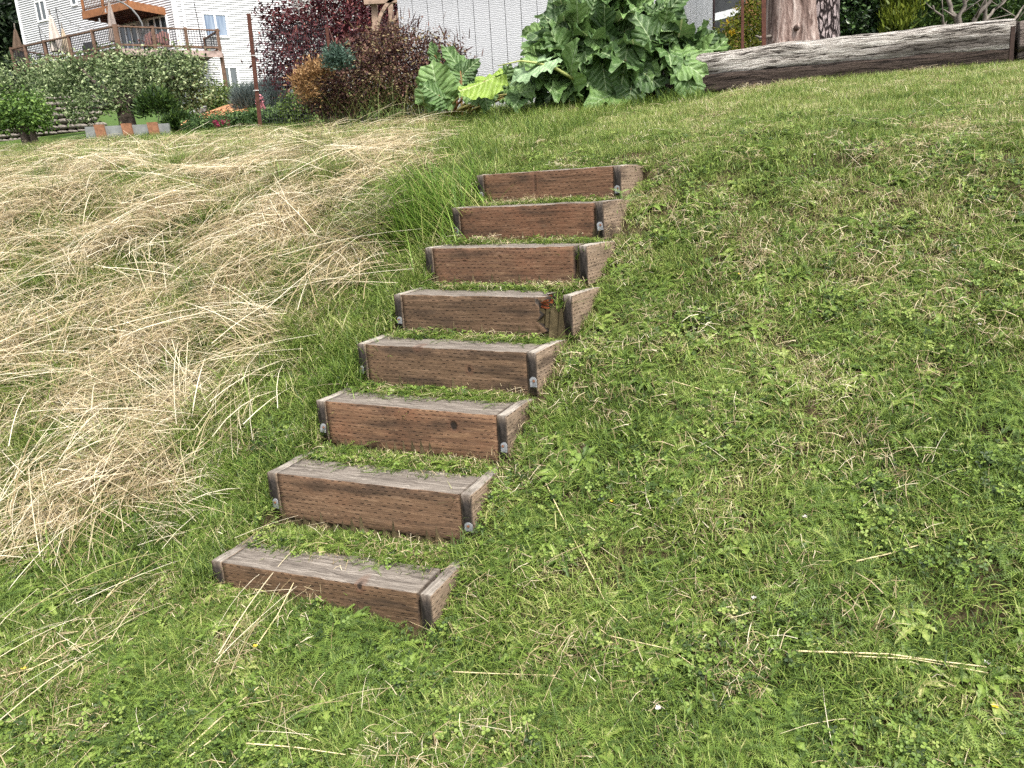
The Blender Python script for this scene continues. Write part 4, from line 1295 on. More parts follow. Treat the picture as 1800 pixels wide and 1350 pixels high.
bush('yellow_bush', 'yellow green flowering bush between the shed and the cedar trunk', 'shrub', [lump(1285, 75, 11, 30, 34), lump(1322, 50, 11.2, 28, 60), lump(1272, 105, 10.6, 22, 26), lump(1310, 100, 10.6, 36, 24)], 6500, .045, M_YELLOWB, 66, spread=.06, aspect=.55, shell=.3, bvs=.26)
M_YPET = leaf_mat('yellow_petals', [(0, (.62, .40, .02)), (1, (.80, .62, .06))])
bush('flowers', 'bright yellow blossoms on the yellow green bush', 'flowers', [lump(1279, 44, 10.6, 3, 4), lump(1287, 57, 10.6, 3, 3), lump(1273, 66, 10.5, 4, 3), lump(1276, 40, 10.6, 4, 3)], 100, .035, M_YPET, 67, spread=.015, twig=False)
bush('laurel_hedge', 'dark glossy laurel hedge right of the tree trunks', 'hedge', [lump(1510, 40, 12, 52, 60), lump(1485, 10, 12.2, 30, 50), lump(1545, 60, 11.8, 32, 34), lump(1520, -40, 12, 60, 50)], 9000, .075, M_LAUREL, 68, spread=.08, aspect=.5, shell=.55, bvs=.24)
bush('cypress', 'narrow yellow green cypress between two dark shrubs', 'shrub', [lump(1586, 20, 11.4, 24, 60), lump(1578, 50, 11.3, 18, 30), lump(1600, -30, 11.5, 24, 60)], 6500, .10, M_CYPR, 69, 'spike', width=.022, out=.35, up=1.0)
yw = bush('yew', 'dark tangled conifer with bare grey branches at the upper right', 'shrub', [lump(1680, 50, 11.8, 85, 34), lump(1640, 25, 11.6, 46, 38), lump(1760, 40, 11.6, 60, 50), lump(1720, -20, 12, 110, 44), lump(1790, 80, 11.2, 40, 24), lump(1620, 60, 11.3, 30, 16)], 15000, .085, M_YEW, 70, 'spike', width=.022, out=.9, up=-.05, spread=.10)
b = MB(); rr = random.Random(9)
for (x0, y0, x1, y1, r) in ((1690, 62, 1660, -20, .045), (1700, 62, 1755, -30, .04), (1685, 60, 1700, -40, .035), (1712, 60, 1770, -5, .03), (1722, 60, 1742, -30, .03), (1676, 62, 1640, 10, .022), (1690, 20, 1720, -20, .02), (1790, 70, 1830, 0, .03), (1772, 60, 1800, 10, .025)):
    A, B_ = U(x0, y0, 10.6), U(x1, y1, 10.4 + rr.random() * .5)
    pts = [A.lerp(B_, i / 6) + Vector((rr.uniform(-.04, .04), 0, rr.uniform(-.03, .03))) * (1 if 0 < i < 6 else 0) for i in range(7)]
    b.tube(pts, [r * (1 - .6 * i / 6) for i in range(7)], 7, jit=.1)
    for i in (2, 4, 5):
        b.tube([pts[i], pts[i] + Vector((rr.uniform(-.35, .35), rr.uniform(-.2, .1), rr.uniform(.05, .4)))], [r * .35, r * .12], 5)
b.build('branch', M_TWIG, yw, True)
tree('conifer', 'dark tall conifer backdrop behind the hedge at the upper right', 1650, 17, [lump(1560, 0, 17, 110, 80), lump(1720, 10, 17, 120, 80), lump(1820, 20, 17, 90, 80), lump(1480, -20, 17, 50, 80), lump(1650, -100, 17, 200, 90)], 14000, .24, M_DARKCON, .2, 71, spread=.25, shell=.2)
# neighbouring dark porch with brick column
A = U(1250, 60, 16.5)
t = thing('brick_house', 'dark porch of a neighbouring house with a white sill and a brick column', 'house', A)
b = MB(); b.obox(A + Vector((-.4, .6, -1.5)), (2.2, 0, 0), (0, 3, 0), (0, 0, 4.0)); b.build('wall', simple('dark_porch', (.035, .037, .04), .8, .2, .3), t)
b = MB(); b.bar(U(1240, 35, 16.2), U(1316, 15, 16.2), .1, .13); b.build('sill', simple('grey_white_sill', (.5, .51, .52), .7), t)
M_BRICK = simple('red_brick', (.34, .14, .085), .9, .15, .35, 8, .3)
M_MORT = simple('brick_mortar', (.28, .25, .22), .95, .1, .1)
P = U(1311, 22, 16); wd = .20
b = MB(); b.obox(P + Vector((.01, .01, -1.0)), (wd - .02, 0, 0), (0, wd, 0), (0, 0, 3)); b.build('column_core', M_MORT, t)
bm = MB(); bm.box((0, 0, 0), (.092, .05, .058)); me = mesh_np('brick', bm.v, bm.f, M_BRICK, bm.b, False)
for r in range(26):
    for i in range(2 if r % 2 else 2):
        o = link('brick', me, t, P + Vector((i * .104, -.008, -.2 + r * .068)) - t.location)
# ------------------------------------------------------------------ rhubarb
def rhubarb_mat(name, stops, under):
    m, nt = new_mat(name); N = NT(nt)
    lx, ly, lz = N.sep(N.coords())
    wb = N.math('MULTIPLY', N.math('SUBTRACT', N.noise(N.coords(), 5, 2), .5), .12)
    axx = N.math('ABSOLUTE', N.math('ADD', lx, N.math('MULTIPLY', wb, .15)))
    midv = N.maprange(axx, .020, .006)
    sfr = N.math('FRACT', N.math('DIVIDE', N.math('ADD', N.math('SUBTRACT', ly, N.math('MULTIPLY', axx, .85)), N.math('ADD', wb, 2.0)), .15))
    sd_ = N.math('ABSOLUTE', N.math('SUBTRACT', sfr, .5))
    secv = N.math('MULTIPLY', N.maprange(sd_, .085, .02), N.maprange(axx, .42, .10))
    vein = N.math('MAXIMUM', midv, N.math('MULTIPLY', secv, .55))
    quilt = N.math('MULTIPLY', N.math('MULTIPLY', sd_, sd_), 4.0)
    oi = N.n('ShaderNodeObjectInfo')
    f = N.noise(N.coords(), 7, 4)
    v = N.math('ADD', N.math('MULTIPLY', f, .5), N.math('MULTIPLY', oi.outputs['Random'], .5))
    col = N.ramp(v, stops)
    col = N.mix(N.math('MULTIPLY', vein, .75), col, (.30, .38, .20, 1))
    geo = N.n('ShaderNodeNewGeometry')
    u = N.mix(N.math('MULTIPLY', vein, .8), under, (.42, .46, .22, 1))
    col = N.mix(geo.outputs['Backfacing'], col, u)
    fine = N.noise(N.coords(), 45, 4)
    N.out(col, .50, .35, N.bump(N.math('ADD', N.math('MULTIPLY', quilt, -1.0), N.math('MULTIPLY', fine, .5)), .6, .02), 0, .16)
    return m
M_RHU = rhubarb_mat('rhubarb_leaf', [(.28, (.034, .070, .020)), (.5, (.070, .135, .036)), (.74, (.145, .240, .070))], (.13, .22, .07, 1))
M_RHUY = rhubarb_mat('rhubarb_yellow_leaf', [(.3, (.12, .21, .035)), (.7, (.22, .32, .06))], (.20, .30, .045, 1))
M_RHUP = rhubarb_mat('rhubarb_pale_underside', [(.3, (.22, .34, .17)), (.7, (.34, .46, .26))], (.30, .42, .22, 1))
M_STALK = leaf_mat('rhubarb_stalk', [(0, (.17, .05, .03)), (.5, (.24, .20, .07)), (1, (.36, .40, .14))])
def rhubarb_leaf(seed, mat, ruffle=1.0, fold=.25, droop=.35):
    """leaf blade, unit length: base at origin, tip towards +y, upper side +z"""
    r = random.Random(seed)
    nr, na = 8, 56
    veins = [0, .55, -.55, 1.15, -1.15, 1.9, -1.9]
    veins = [v + r.uniform(-.06, .06) for v in veins]
    V, F, B = [(0, 0, 0)], [], [1.0]
    ph = [r.uniform(0, 6.28) for _ in range(6)]
    for i in range(1, nr + 1):
        f = i / nr
        for j in range(na):
            a = -math.pi + 2 * math.pi * (j + .5) / na                # 0 = tip
            aa = abs(a)
            R = .50 * (1.28 - .36 * (aa / math.pi)) * (1 + .22 * math.exp(-(aa / .5) ** 2)) * (1 - .62 * math.exp(-((math.pi - aa) / .30) ** 2))
            R *= 1 + f ** 3 * (.055 * math.sin(6 * a + ph[0]) + .045 * math.sin(14 * a + ph[1]) + .035 * math.sin(25 * a + ph[2]))
            dv = min(abs(a - v) for v in veins)
            vein = math.exp(-(dv * (f + .15) / .045) ** 2)
            x, y = R * f * math.sin(a), R * f * math.cos(a) + .30 * f * 0
            puff = (1 - math.exp(-(dv * f / .16) ** 2)) * .022 * math.sin(math.pi * min(f * 1.1, 1))
            z = puff + ruffle * f ** 3.6 * (.080 * math.sin(6 * a + ph[3]) + .070 * math.sin(11 * a + ph[4]) + .050 * math.sin(19 * a + ph[5]))
            z += fold * abs(x) - droop * (max(y, 0) ** 2) * .9 - .25 * x * x
            V.append((x * .84, y, z)); B.append(vein * (1 - .55 * f))
    for j in range(na):
        q = (j + 1) % na
        F.append((0, 1 + q, 1 + j))
    for i in range(nr - 1):
        for j in range(na):
            q = (j + 1) % na
            o = 1 + i * na
            F.append((o + j, o + q, o + na + q, o + na + j))
    V = np.array(V)
    return mesh_np('leaf', V, F, mat, B, True)
RL = [rhubarb_leaf(s, M_RHU, .8 + .12 * (s % 5), .05 + .09 * (s % 4), .15 + .16 * (s % 3)) for s in range(9)]
RLY = rhubarb_leaf(30, M_RHUY, .55, .45, .2)
RLP = rhubarb_leaf(31, M_RHUP, .6, .05, .5)
def place_leaf(plant, me, c, tip, nrm, size, crown=None, stalk=True, wide=1.0):
    """c = leaf base (stalk joint) in world, tip direction, upper-side normal"""
    y = Vector(tip).normalized(); z = Vector(nrm)
    z = (z - y * z.dot(y)).normalized(); x = y.cross(z)
    R = Matrix((x, y, z)).transposed()
    o = link('leaf', me, plant, Vector(c) - plant.location)
    o.rotation_mode = 'QUATERNION'
    o.rotation_quaternion = R.to_quaternion()
    o.scale = (size * wide, size, size)
    if stalk and crown is not None:
        A, B_ = Vector(crown), Vector(c)
        mid = (A + B_) / 2 + Vector((0, 0, .08))
        b = MB()
        b.tube([A, A.lerp(mid, .6) + Vector((0, 0, .03)), mid.lerp(B_, .5) + Vector((0, 0, .02)), B_ + y * .08 * size], [.016, .014, .011, .008], 6, b=random.random())
        s = b.build('stalk', M_STALK, plant, True)
    return o
rr = random.Random(21)
CR = U(1090, 172, 8.75); CR.z = Hf(CR.x, CR.y)
rh = thing('rhubarb', 'huge rhubarb plant with big ruffled dark green leaves in front of the shed', 'plant', CR)
sp = 8.7 / FPX
def outline(dx):                                   # top of the leaf mass above the crown, in photo pixels
    return np.interp(dx, [-120, -105, -85, -50, 0, 50, 85, 110, 130], [40, 80, 150, 160, 172, 145, 105, 70, 45])
placed = 0
for i in range(125):
    dx = rr.uniform(-108, 122)
    top = outline(dx)
    h = top * (1 - abs(rr.gauss(0, .45)) % 1.0)
    h = max(h, 14)
    depth = math.sqrt(max(0, 1 - (dx / 175) ** 2)) * (1 - h / 230)
    back = rr.random() < .25
    Y = 8.75 - (.62 * depth * (1 if not back else -.6)) + rr.uniform(-.10, .10)
    sz = rr.uniform(.28, .50) * (1.1 if h < 110 else .95)
    c = Vector((CR.x + dx * sp, Y, CR.z + h * sp - .04))
    out = Vector((dx / 150, (Y - 8.75) / .7 - .25, .25 + .9 * h / 180))
    out.normalize()
    tip = Vector((dx / 140 + rr.uniform(-.6, .6), -.55 + rr.uniform(-.35, .35), rr.uniform(-.75, .55) + (.75 if h > .72 * top else 0)))
    nrm = out + Vector((rr.uniform(-.8, .8), -.45 + rr.uniform(-.6, .5), .35 + rr.uniform(-.4, .7)))
    place_leaf(rh, rr.choice(RL), c, tip, nrm, sz, CR + Vector((rr.uniform(-.25, .3), rr.uniform(-.12, .12), .0)), stalk=(i % 2 == 0))
# leaves that stand out against the shed
for (px, py, Y, tx, tz, nx, ny, sz) in ((985, 52, 8.8, -.25, 1, -.3, -1, .40), (1085, 28, 8.8, .1, 1, .2, -1, .46), (1040, 45, 8.9, -.3, .9, -.2, -1, .36), (1110, 45, 8.6, .5, .8, .3, -1, .42),
                                        (1170, 58, 8.7, .6, .7, .5, -1, .36), (960, 70, 8.8, -1, .5, -.6, -1, .34), (948, 105, 8.7, -.8, .6, -.2, -1, .30), (1225, 92, 8.3, .7, .7, .5, -1, .34), (1218, 112, 8.25, 1, .3, .3, -.8, .28),
                                        (1205, 128, 8.05, .25, -.8, .2, -1, .40), (1195, 108, 8.1, .5, -.3, .1, -1, .42), (1110, 152, 8.1, -.2, -.9, 0, -1, .36), (1130, 128, 8.15, .7, -.5, .2, -1, .42), (1060, 120, 8.15, .1, -1, -.1, -1, .40), (1100, 100, 8.1, -.2, -1, .1, -1, .42), (1010, 135, 8.25, -.5, -.8, -.2, -1, .36), (1150, 85, 8.2, -.4, .8, .1, -1, .50)):
    place_leaf(rh, rr.choice(RL), U(px, py, Y), (tx, -.25, tz), (nx, ny, .55), sz, CR + Vector((rr.uniform(-.2, .2), 0, 0)))
# pale flower-stalk leaf leaning left
place_leaf(rh, RLP, U(950, 113, 8.1), (-1, .05, -.22), (-.1, -.55, .8), .46, CR + Vector((-.3, -.1, .1)), False, .70)
b = MB(); b.tube([U(1010, 140, 8.12), U(978, 121, 8.09), U(945, 111, 8.08), U(915, 107, 8.08), U(875, 116, 8.08)], [.016, .015, .013, .009, .005], 7, b=1.0); b.build('stalk', M_STALK, rh, True)
# second plant by the barberry
C2 = U(800, 180, 8.9); C2.z = Hf(C2.x, C2.y)
r2 = thing('rhubarb', 'smaller sprawling rhubarb plant between the barberry and the big rhubarb', 'plant', C2)
for (me, px, py, Y, tip, nrm, sz, wd) in (
        (RL[0], 812, 128, 9.0, (-.55, .1, 1.0), (.35, -1, .25), .44, .75), (RL[2], 812, 132, 9.0, (.75, .0, .6), (.3, -1, .4), .32, .8), (RL[1], 770, 165, 8.7, (-.1, -.2, .75), (-.1, -1, .5), .42, 1.25), (RL[4], 774, 170, 8.65, (-.4, -.3, .3), (-.1, -1, .6), .30, 1.1),
        (RLY, 858, 140, 8.2, (-1, -.1, -.40), (.1, .75, -.75), .42, .85), (RL[3], 880, 150, 8.55, (.4, -.2, .6), (.1, -.7, -.9), .30, 1.0), (RL[5], 895, 150, 8.55, (.6, -.3, .55), (.0, -.8, .8), .34, 1.2), (RL[6], 905, 165, 8.4, (.9, -.5, .1), (0, -.8, .8), .36, 1.0), (RL[7], 915, 172, 8.3, (-.3, -.7, -.3), (0, -.9, .7), .30, 1.0),
        (RL[8], 850, 160, 8.5, (.1, -.6, -.5), (0, -1, .6), .30, 1.0), (RL[3], 825, 162, 8.5, (.3, -.5, -.6), (0, -1, .6), .26, 1.0), (RL[1], 945, 160, 8.4, (.3, -.4, .6), (-.2, -1, .6), .34, .9), (RL[4], 930, 145, 8.6, (-.1, -.2, .8), (0, -1, .5), .34, .8), (RL[7], 765, 100, 9.1, (-.2, 0, 1), (-.5, -1, .3), .22, .7)):
    place_leaf(r2, me, U(px, py, Y), tip, nrm, sz, C2 + Vector((rr.uniform(-.2, .3), 0, 0)), True, wd)

# ------------------------------------------------------------------ tussock beside the stairs, and weeds round the rhubarb
tp = G(778, 398)
tus = thing('grass_tussock', 'tall bright green grass tussock leaning left beside the upper steps', 'grass', tp)
def leaning(n, c, spread, hmin, hmax, w, seed, dirx, tilt=.9, droop=.25):
    q = random.Random(seed); V, F, B = [], [], []
    for _ in range(n):
        bx, by = c.x + q.gauss(0, spread[0]), c.y + q.gauss(0, spread[1])
        bz = Hf(bx, by) - .01; h = q.uniform(hmin, hmax); bv = q.random()
        d = Vector((dirx[0] + q.gauss(0, .35), dirx[1] + q.gauss(0, .35), tilt + q.gauss(0, .2))).normalized()
        hz = Vector((d.x, d.y, 0)); s = Vector((-d.y, d.x, 0)).normalized() * w * .5
        o = len(V); m = 6
        for i in range(m + 1):
            f = i / m
            p = Vector((bx, by, bz)) + d * h * f + (hz * .35 - Vector((0, 0, droop))) * h * f ** 2.4
            ww = s * (1 - .92 * f ** 1.5)
            V += [tuple(p - ww), tuple(p + ww)]; B += [bv, bv]
            if i: F.append((o + 2 * i - 2, o + 2 * i - 1, o + 2 * i + 1, o + 2 * i))
    return np.array(V), np.array(F), np.array(B)
M_TUSS = leaf_mat('tussock_blades', [(0, (.045, .105, .014)), (.5, (.12, .22, .028)), (.85, (.25, .33, .07)), (1, (.45, .42, .18))], transl=.3)
V, F, B = leaning(1300, tp + Vector((-.06, .05, 0)), (.15, .17), .25, .58, .0055, 5, (-.62, .25), .72, .22)
tag(link('blades', mesh_np('blades', V - np.array(tp), F, M_TUSS, B, False), tus), kind='stuff')
for (px, py, n, lab, sp_, h0, h1, mt, dirx) in (
        (940, 178, 420, 'wispy tall green grass with seed heads in front of the big rhubarb', (.40, .10), .18, .52, M_GRSTEM, (.0, -.1)),
        (1030, 165, 300, 'thin dry seed stalks growing out of the left side of the big rhubarb', (.16, .08), .20, .55, M_GRSTEM, (-.1, -.1)),
        (1000, 552, 120, 'dark green grass tuft in the gap of the rotten step', (.05, .05), .06, .16, M_TUSS, (.25, -.3)),
        (1020, 470, 110, 'grass tuft hiding the right end of the low reddish step', (.05, .06), .06, .15, M_TUSS, (-.1, -.3)),
        (812, 905, 46, 'yellow green grass strands in front of the right end of a brown step face', (.045, .012), .08, .15, M_GRSTEM, (-.02, -.12)),
        (610, 690, 260, 'fine dark green grass tuft left of the step with the split knot', (.10, .10), .08, .24, M_TUSS, (-.3, -.2)),
        (425, 820, 130, 'upright green grass tuft left of the second lowest step', (.10, .10), .10, .24, M_TUSS, (-.2, -.05)),
        (250, 930, 160, 'dark green grass clump in the cut hay at the lower left', (.12, .10), .08, .22, M_TUSS, (-.1, -.1)),
        (45, 850, 110, 'yellowing upright grass clump at the left edge of the hay', (.06, .06), .12, .28, M_GRSTEM, (.05, .0)),
        (600, 625, 120, 'soft green grass tuft touching the left end of the fourth step up', (.08, .10), .08, .20, M_TUSS, (-.1, -.25)),
        (690, 800, 60, 'feathery green weeds lying over the second lowest tread', (.12, .05), .05, .12, M_TUSS, (.3, -.4))):
    p = G(px, py)
    t = thing('grass_tuft', lab, 'grass', p)
    V, F, B = leaning(n, p, sp_, h0, h1, .0045, px, dirx, .9, .3)
    tag(link('blades', mesh_np('blades', V - np.array(p), F, mt, B, False), t), kind='stuff')

# ------------------------------------------------------------------ grass, weeds and hay: small patches scattered over the ground
def strip(V, F, B, pts, w, side, bv, taper=1.0):
    o = len(V); m = len(pts) - 1
    for i, p in enumerate(pts):
        f = i / m
        ww = w * .5 * (1 - taper * f ** 1.6)
        V.append(tuple(p - side * ww)); V.append(tuple(p + side * ww)); B += [bv, bv]
        if i: F.append((o + 2 * i - 2, o + 2 * i - 1, o + 2 * i + 1, o + 2 * i))
def blade_patch(seed, n, R, l0, l1, lean0, lean1, w, seg=3, curl=.5):
    q = random.Random(seed); V, F, B = [], [], []
    for _ in range(n):
        a = q.uniform(0, 6.283); rad = R * math.sqrt(q.random()); L = q.uniform(l0, l1)
        az = q.uniform(0, 6.283); le = q.uniform(lean0, lean1)
        d = Vector((math.cos(az), math.sin(az), 0)); side = Vector((-d.y, d.x, 0))
        p = Vector((rad * math.cos(a), rad * math.sin(a), -.006)); pts = [p]
        ang = le
        for i in range(seg):
            st = L / seg
            p = p + (d * math.sin(ang) + Vector((0, 0, 1)) * math.cos(ang)) * st
            pts.append(p); ang = min(ang + curl * q.uniform(.2, 1.2), 1.75)
        strip(V, F, B, pts, w * q.uniform(.6, 1.4), side, q.random(), .85)
    return V, F, B
def clover_patch(seed, n, R):
    q = random.Random(seed); V, F, B = [], [], []
    for _ in range(n):
        a = q.uniform(0, 6.283); rad = R * math.sqrt(q.random())
        c = Vector((rad * math.cos(a), rad * math.sin(a), q.uniform(.010, .042))); r = q.uniform(.0035, .0080); bv = q.random()
        tl = Vector((q.gauss(0, .35), q.gauss(0, .35), 1)).normalized()
        t0 = q.uniform(0, 2)
        for k in range(3):
            az = t0 + k * 2.094
            d = Vector((math.cos(az), math.sin(az), 0)); d = (d - tl * d.dot(tl)).normalized(); s = tl.cross(d)
            o = len(V)
            V += [tuple(c), tuple(c + d * r * .9 + s * r * .75 + tl * r * .2), tuple(c + d * r * 1.65 + s * r * .3), tuple(c + d * r * 1.65 - s * r * .3), tuple(c + d * r * .9 - s * r * .75 + tl * r * .2)]
            B += [bv * .9, bv, bv, bv, bv]
            F += [(o, o + 4, o + 3, o + 2), (o, o + 2, o + 1)]
    return V, F, B
def rosette(seed, n, l0, l1, w, lobed=True):
    q = random.Random(seed); V, F, B = [], [], []
    for k in range(n):
        az = 6.283 * k / n + q.uniform(-.4, .4); L = q.uniform(l0, l1); bv = q.uniform(.2, .8)
        d = Vector((math.cos(az), math.sin(az), 0)); s = Vector((-d.y, d.x, 0))
        e0 = q.uniform(.4, 1.0); m = 9; o = len(V); ww = w * q.uniform(.7, 1.3)
        for i in range(m + 1):
            f = i / m
            p = d * L * f + Vector((0, 0, L * (e0 * f - (e0 * .85 + .1) * f * f)))
            prof = math.sin(math.pi * min(1, f ** .8 * .97 + .03)) ** .8
            if lobed: prof *= (.55 if i % 2 else 1.15)
            V += [tuple(p - s * ww * prof * .5 + Vector((0, 0, .15 * ww * prof))), tuple(p), tuple(p + s * ww * prof * .5 + Vector((0, 0, .15 * ww * prof)))]
            B += [bv, min(1, bv + .25), bv]
            if i:
                a = o + 3 * i
                F += [(a - 3, a - 2, a + 1, a), (a - 2, a - 1, a + 2, a + 1)]
    return V, F, B
def yarrow(seed, n, R):
    q = random.Random(seed); V, F, B = [], [], []
    for _ in range(n):
        a = q.uniform(0, 6.283); rad = R * math.sqrt(q.random())
        p0 = Vector((rad * math.cos(a), rad * math.sin(a), .006)); az = q.uniform(0, 6.283); L = q.uniform(.05, .11); bv = q.uniform(.1, .8)
        d = Vector((math.cos(az), math.sin(az), 0)); s = Vector((-d.y, d.x, 0)); e0 = q.uniform(.2, .9)
        m = 13; P = [p0 + d * L * i / m + Vector((0, 0, L * (e0 * i / m - e0 * .8 * (i / m) ** 2))) for i in range(m + 1)]
        strip(V, F, B, P[::3] + [P[-1]], .0022, s, bv, .6)
        for i in range(2, m):
            pr = L * .15 * math.sin(math.pi * (i / m) ** .8)
            for sg in (-1, 1):
                o = len(V); t = P[i] + s * sg * pr + d * pr * .5 + Vector((0, 0, q.uniform(.0, .4) * pr))
                V += [tuple(P[i] - d * .0013), tuple(P[i] + d * .0018), tuple(t)]; B += [bv, bv, min(1, bv + .2)]
                F.append((o, o + 1, o + 2))
    return V, F, B
def litter(seed, n, R, l0, l1, w, z1, bend=.2, along=None, seg=3, arch=.012):
    q = random.Random(seed); V, F, B = [], [], []
    for _ in range(n):
        a = q.uniform(0, 6.283); rad = R * math.sqrt(q.random()); L = q.uniform(l0, l1)
        az = q.uniform(0, 6.283) if along is None else q.gauss(0, along) + (math.pi if q.random() < .5 else 0)
        c = Vector((rad * math.cos(a), rad * math.sin(a), q.uniform(.002, z1)))
        tz = q.gauss(0, .10); pts = []; k = q.gauss(0, bend); ah = arch * q.random() * 1.6
        for i in range(seg + 1):
            f = i / seg - .5
            aa = az + k * f
            pts.append(c + Vector((math.cos(aa), math.sin(aa), tz)) * L * f + Vector((0, 0, ah * (1 - 4 * f * f))))
        roll = q.uniform(-.9, .9)
        side = Vector((-math.sin(az) * math.cos(roll), math.cos(az) * math.cos(roll), math.sin(roll)))
        strip(V, F, B, pts, w * q.uniform(.6, 1.4), side, q.random(), .5)
    return V, F, B
PATCH = bpy.data.collections.new('grass_patches')
protos = []
def proto(nm, vfb, mat=None):
    V, F, B = vfb
    me = mesh_np(nm, np.array(V), F, mat or M_GRASS, B, False)
    o = bpy.data.objects.new('%02d_%s' % (len(protos), nm), me)
    PATCH.objects.link(o); protos.append(o)
    return len(protos) - 1
K_SHORT = [proto('short_grass', blade_patch(100 + i, 52, .075, .020, .070, .25, 1.35, .0036)) for i in range(4)]
K_FINE = [proto('fine_grass', blade_patch(110 + i, 70, .08, .03, .06, .05, .6, .0024, 2)) for i in range(2)]
K_CLOV = [proto('clover', clover_patch(120 + i, 20, .06)) for i in range(3)]
K_ROS = [proto('rosette', rosette(130 + i, 7, .045, .11, .024, i != 1)) for i in range(4)]
K_YAR = [proto('yarrow', yarrow(140 + i, 10, .06)) for i in range(3)]
K_CLIP = [proto('clippings', litter(150 + i, 28, .085, .012, .075, .0019, .035, .25, None, 2), M_HAY) for i in range(3)]
K_HAY = [proto('hay', litter(160 + i, 40, .17, .08, .45, .0026, .055, .10, .45, 4, .03), M_HAY) for i in range(4)]
K_MESS = [proto('hay_tangle', litter(170 + i, 50, .11, .03, .18, .0022, .050, .3, None, 2, .02), M_HAY) for i in range(3)]
K_STRAW = [proto('loose_straw', litter(200 + i, 2 + i % 2, .12, .05, .26, .0024, .02, .15, .8, 3, .01), M_HAY) for i in range(4)]
K_LONG = [proto('long_straw', litter(210 + i, 4, .06, .30, .62, .0026, .05, .10, .10, 5, .03), M_HAY) for i in range(3)]
K_TALL = [proto('meadow_grass', blade_patch(180 + i, 26, .07, .07, .20, .1, .9, .0042, 4, .35)) for i in range(3)]
K_WIDE = [proto('broad_blades', blade_patch(190 + i, 9, .05, .10, .22, .15, .9, .0075, 4, .3)) for i in range(2)]
PTS, KIND, ROT, SCL, TINT = [], [], [], [], []
def euler_from(nv, az, n):
    """rotation that lays local z on the given normal, after turning by az"""
    z = nv
    x = np.stack([np.cos(az), np.sin(az), np.zeros(n)], -1)
    x = x - z * (x * z).sum(1, keepdims=True); x /= np.linalg.norm(x, axis=1, keepdims=True)
    y = np.cross(z, x)
    ry = -np.arcsin(np.clip(x[:, 2], -1, 1))
    rx = np.arctan2(y[:, 2], z[:, 2]); rz = np.arctan2(x[:, 1], x[:, 0])
    return np.stack([rx, ry, rz], -1)
def on_timber(x, y, m=.0):
    bad = np.zeros(x.shape, bool)
    for k in range(1, 9):
        P, zt, e, n = SD[k]
        s = (x - P[0]) * e[0] + (y - P[1]) * e[1]; p = (x - P[0]) * n[0] + (y - P[1]) * n[1]
        bad |= (s > -.012 - m) & (s < SW + .012 + m) & (p > -.012 - m) & (p < .165)
        bad |= ((np.abs(s - .022) < .030 + m) | (np.abs(s - SW + .022) < .030 + m)) & (p > -.02) & (p < .30)
    return bad
def in_stair(x, y):
    o = np.zeros(x.shape, bool)
    for k in range(1, 9):
        P, zt, e, n = SD[k]
        s = (x - P[0]) * e[0] + (y - P[1]) * e[1]; p = (x - P[0]) * n[0] + (y - P[1]) * n[1]
        o |= (s > .03) & (s < SW - .03) & (p > .1) & (p < .5)
    return o
def log_clear(x, y):
    dx, dy = LOG_B.x - LOG_A.x, LOG_B.y - LOG_A.y
    L = math.hypot(dx, dy)
    d = (-(x - LOG_A.x) * dy + (y - LOG_A.y) * dx) / L
    s = ((x - LOG_A.x) * dx + (y - LOG_A.y) * dy) / L
    return (d > -.02) & (s > -.1)
def sample(dens, y0=1.1, y1=12.5, fall=3.0, pw=1.35, seed=0):
    r = np.random.default_rng(seed)
    xm = .78 * y1 + .6
    n = int(dens * (y1 - y0) * 2 * xm)
    # uniform on the plan, thinned with distance and outside the wedge of ground the camera can see
    x = r.uniform(-xm, xm, n); y = r.uniform(y0, y1, n)
    keep = (np.abs(x) < .78 * y + .6) & (r.random(n) < np.minimum(1, (fall / y) ** pw))
    x, y = x[keep], y[keep]
    keep = ~on_timber(x, y) & ~log_clear(x, y)
    return x[keep], y[keep], r
def emit(x, y, kinds, scale, tint, r, az=None, tilt=.35, zoff=0.0):
    n = len(x)
    if n == 0: return
    z = H(x, y) + zoff
    nv = normal_at(x, y)
    st = in_stair(x, y)
    nv[st] = (0, 0, 1)
    up = np.array([0, 0, 1.0])
    nv = nv * tilt + up * (1 - tilt) + r.normal(0, .06, (n, 3)); nv /= np.linalg.norm(nv, axis=1, keepdims=True)
    if az is None: az = r.uniform(-np.pi, np.pi, n)
    far = 1 + .25 * sst(4, 9, y)
    PTS.append(np.stack([x, y, z], -1)); KIND.append(r.choice(kinds, n)); ROT.append(euler_from(nv, az, n))
    SCL.append(np.broadcast_to(scale, n) * far * r.uniform(.75, 1.25, n)); TINT.append(np.broadcast_to(tint, n) + np.zeros(n))
def dryness(x, y):
    t = tco(x, y)
    brown = np.exp(-(((x - 1.6) / .9) ** 2 + ((y - 3.6) / .8) ** 2)) * .9 + np.exp(-(((x - 2.6) / .7) ** 2 + ((y - 3.3) / .6) ** 2)) * .6
    side = np.exp(-((qco(x, y) + SW + .12) / .14) ** 2) * sst(2.0, 2.6, t) * .8
    return np.clip(.45 * (N_DRY(x, y) * .5 + .3) + .5 * brown + .6 * side, 0, 1.2)
def base_tint(x, y):
    t = tco(x, y)
    return .40 + .10 * N_TINT(x, y) + .05 * N_MID(x, y) + .09 * sst(4.2, 6.5, t) - .06 * (1 - sst(1.0, 2.2, t))
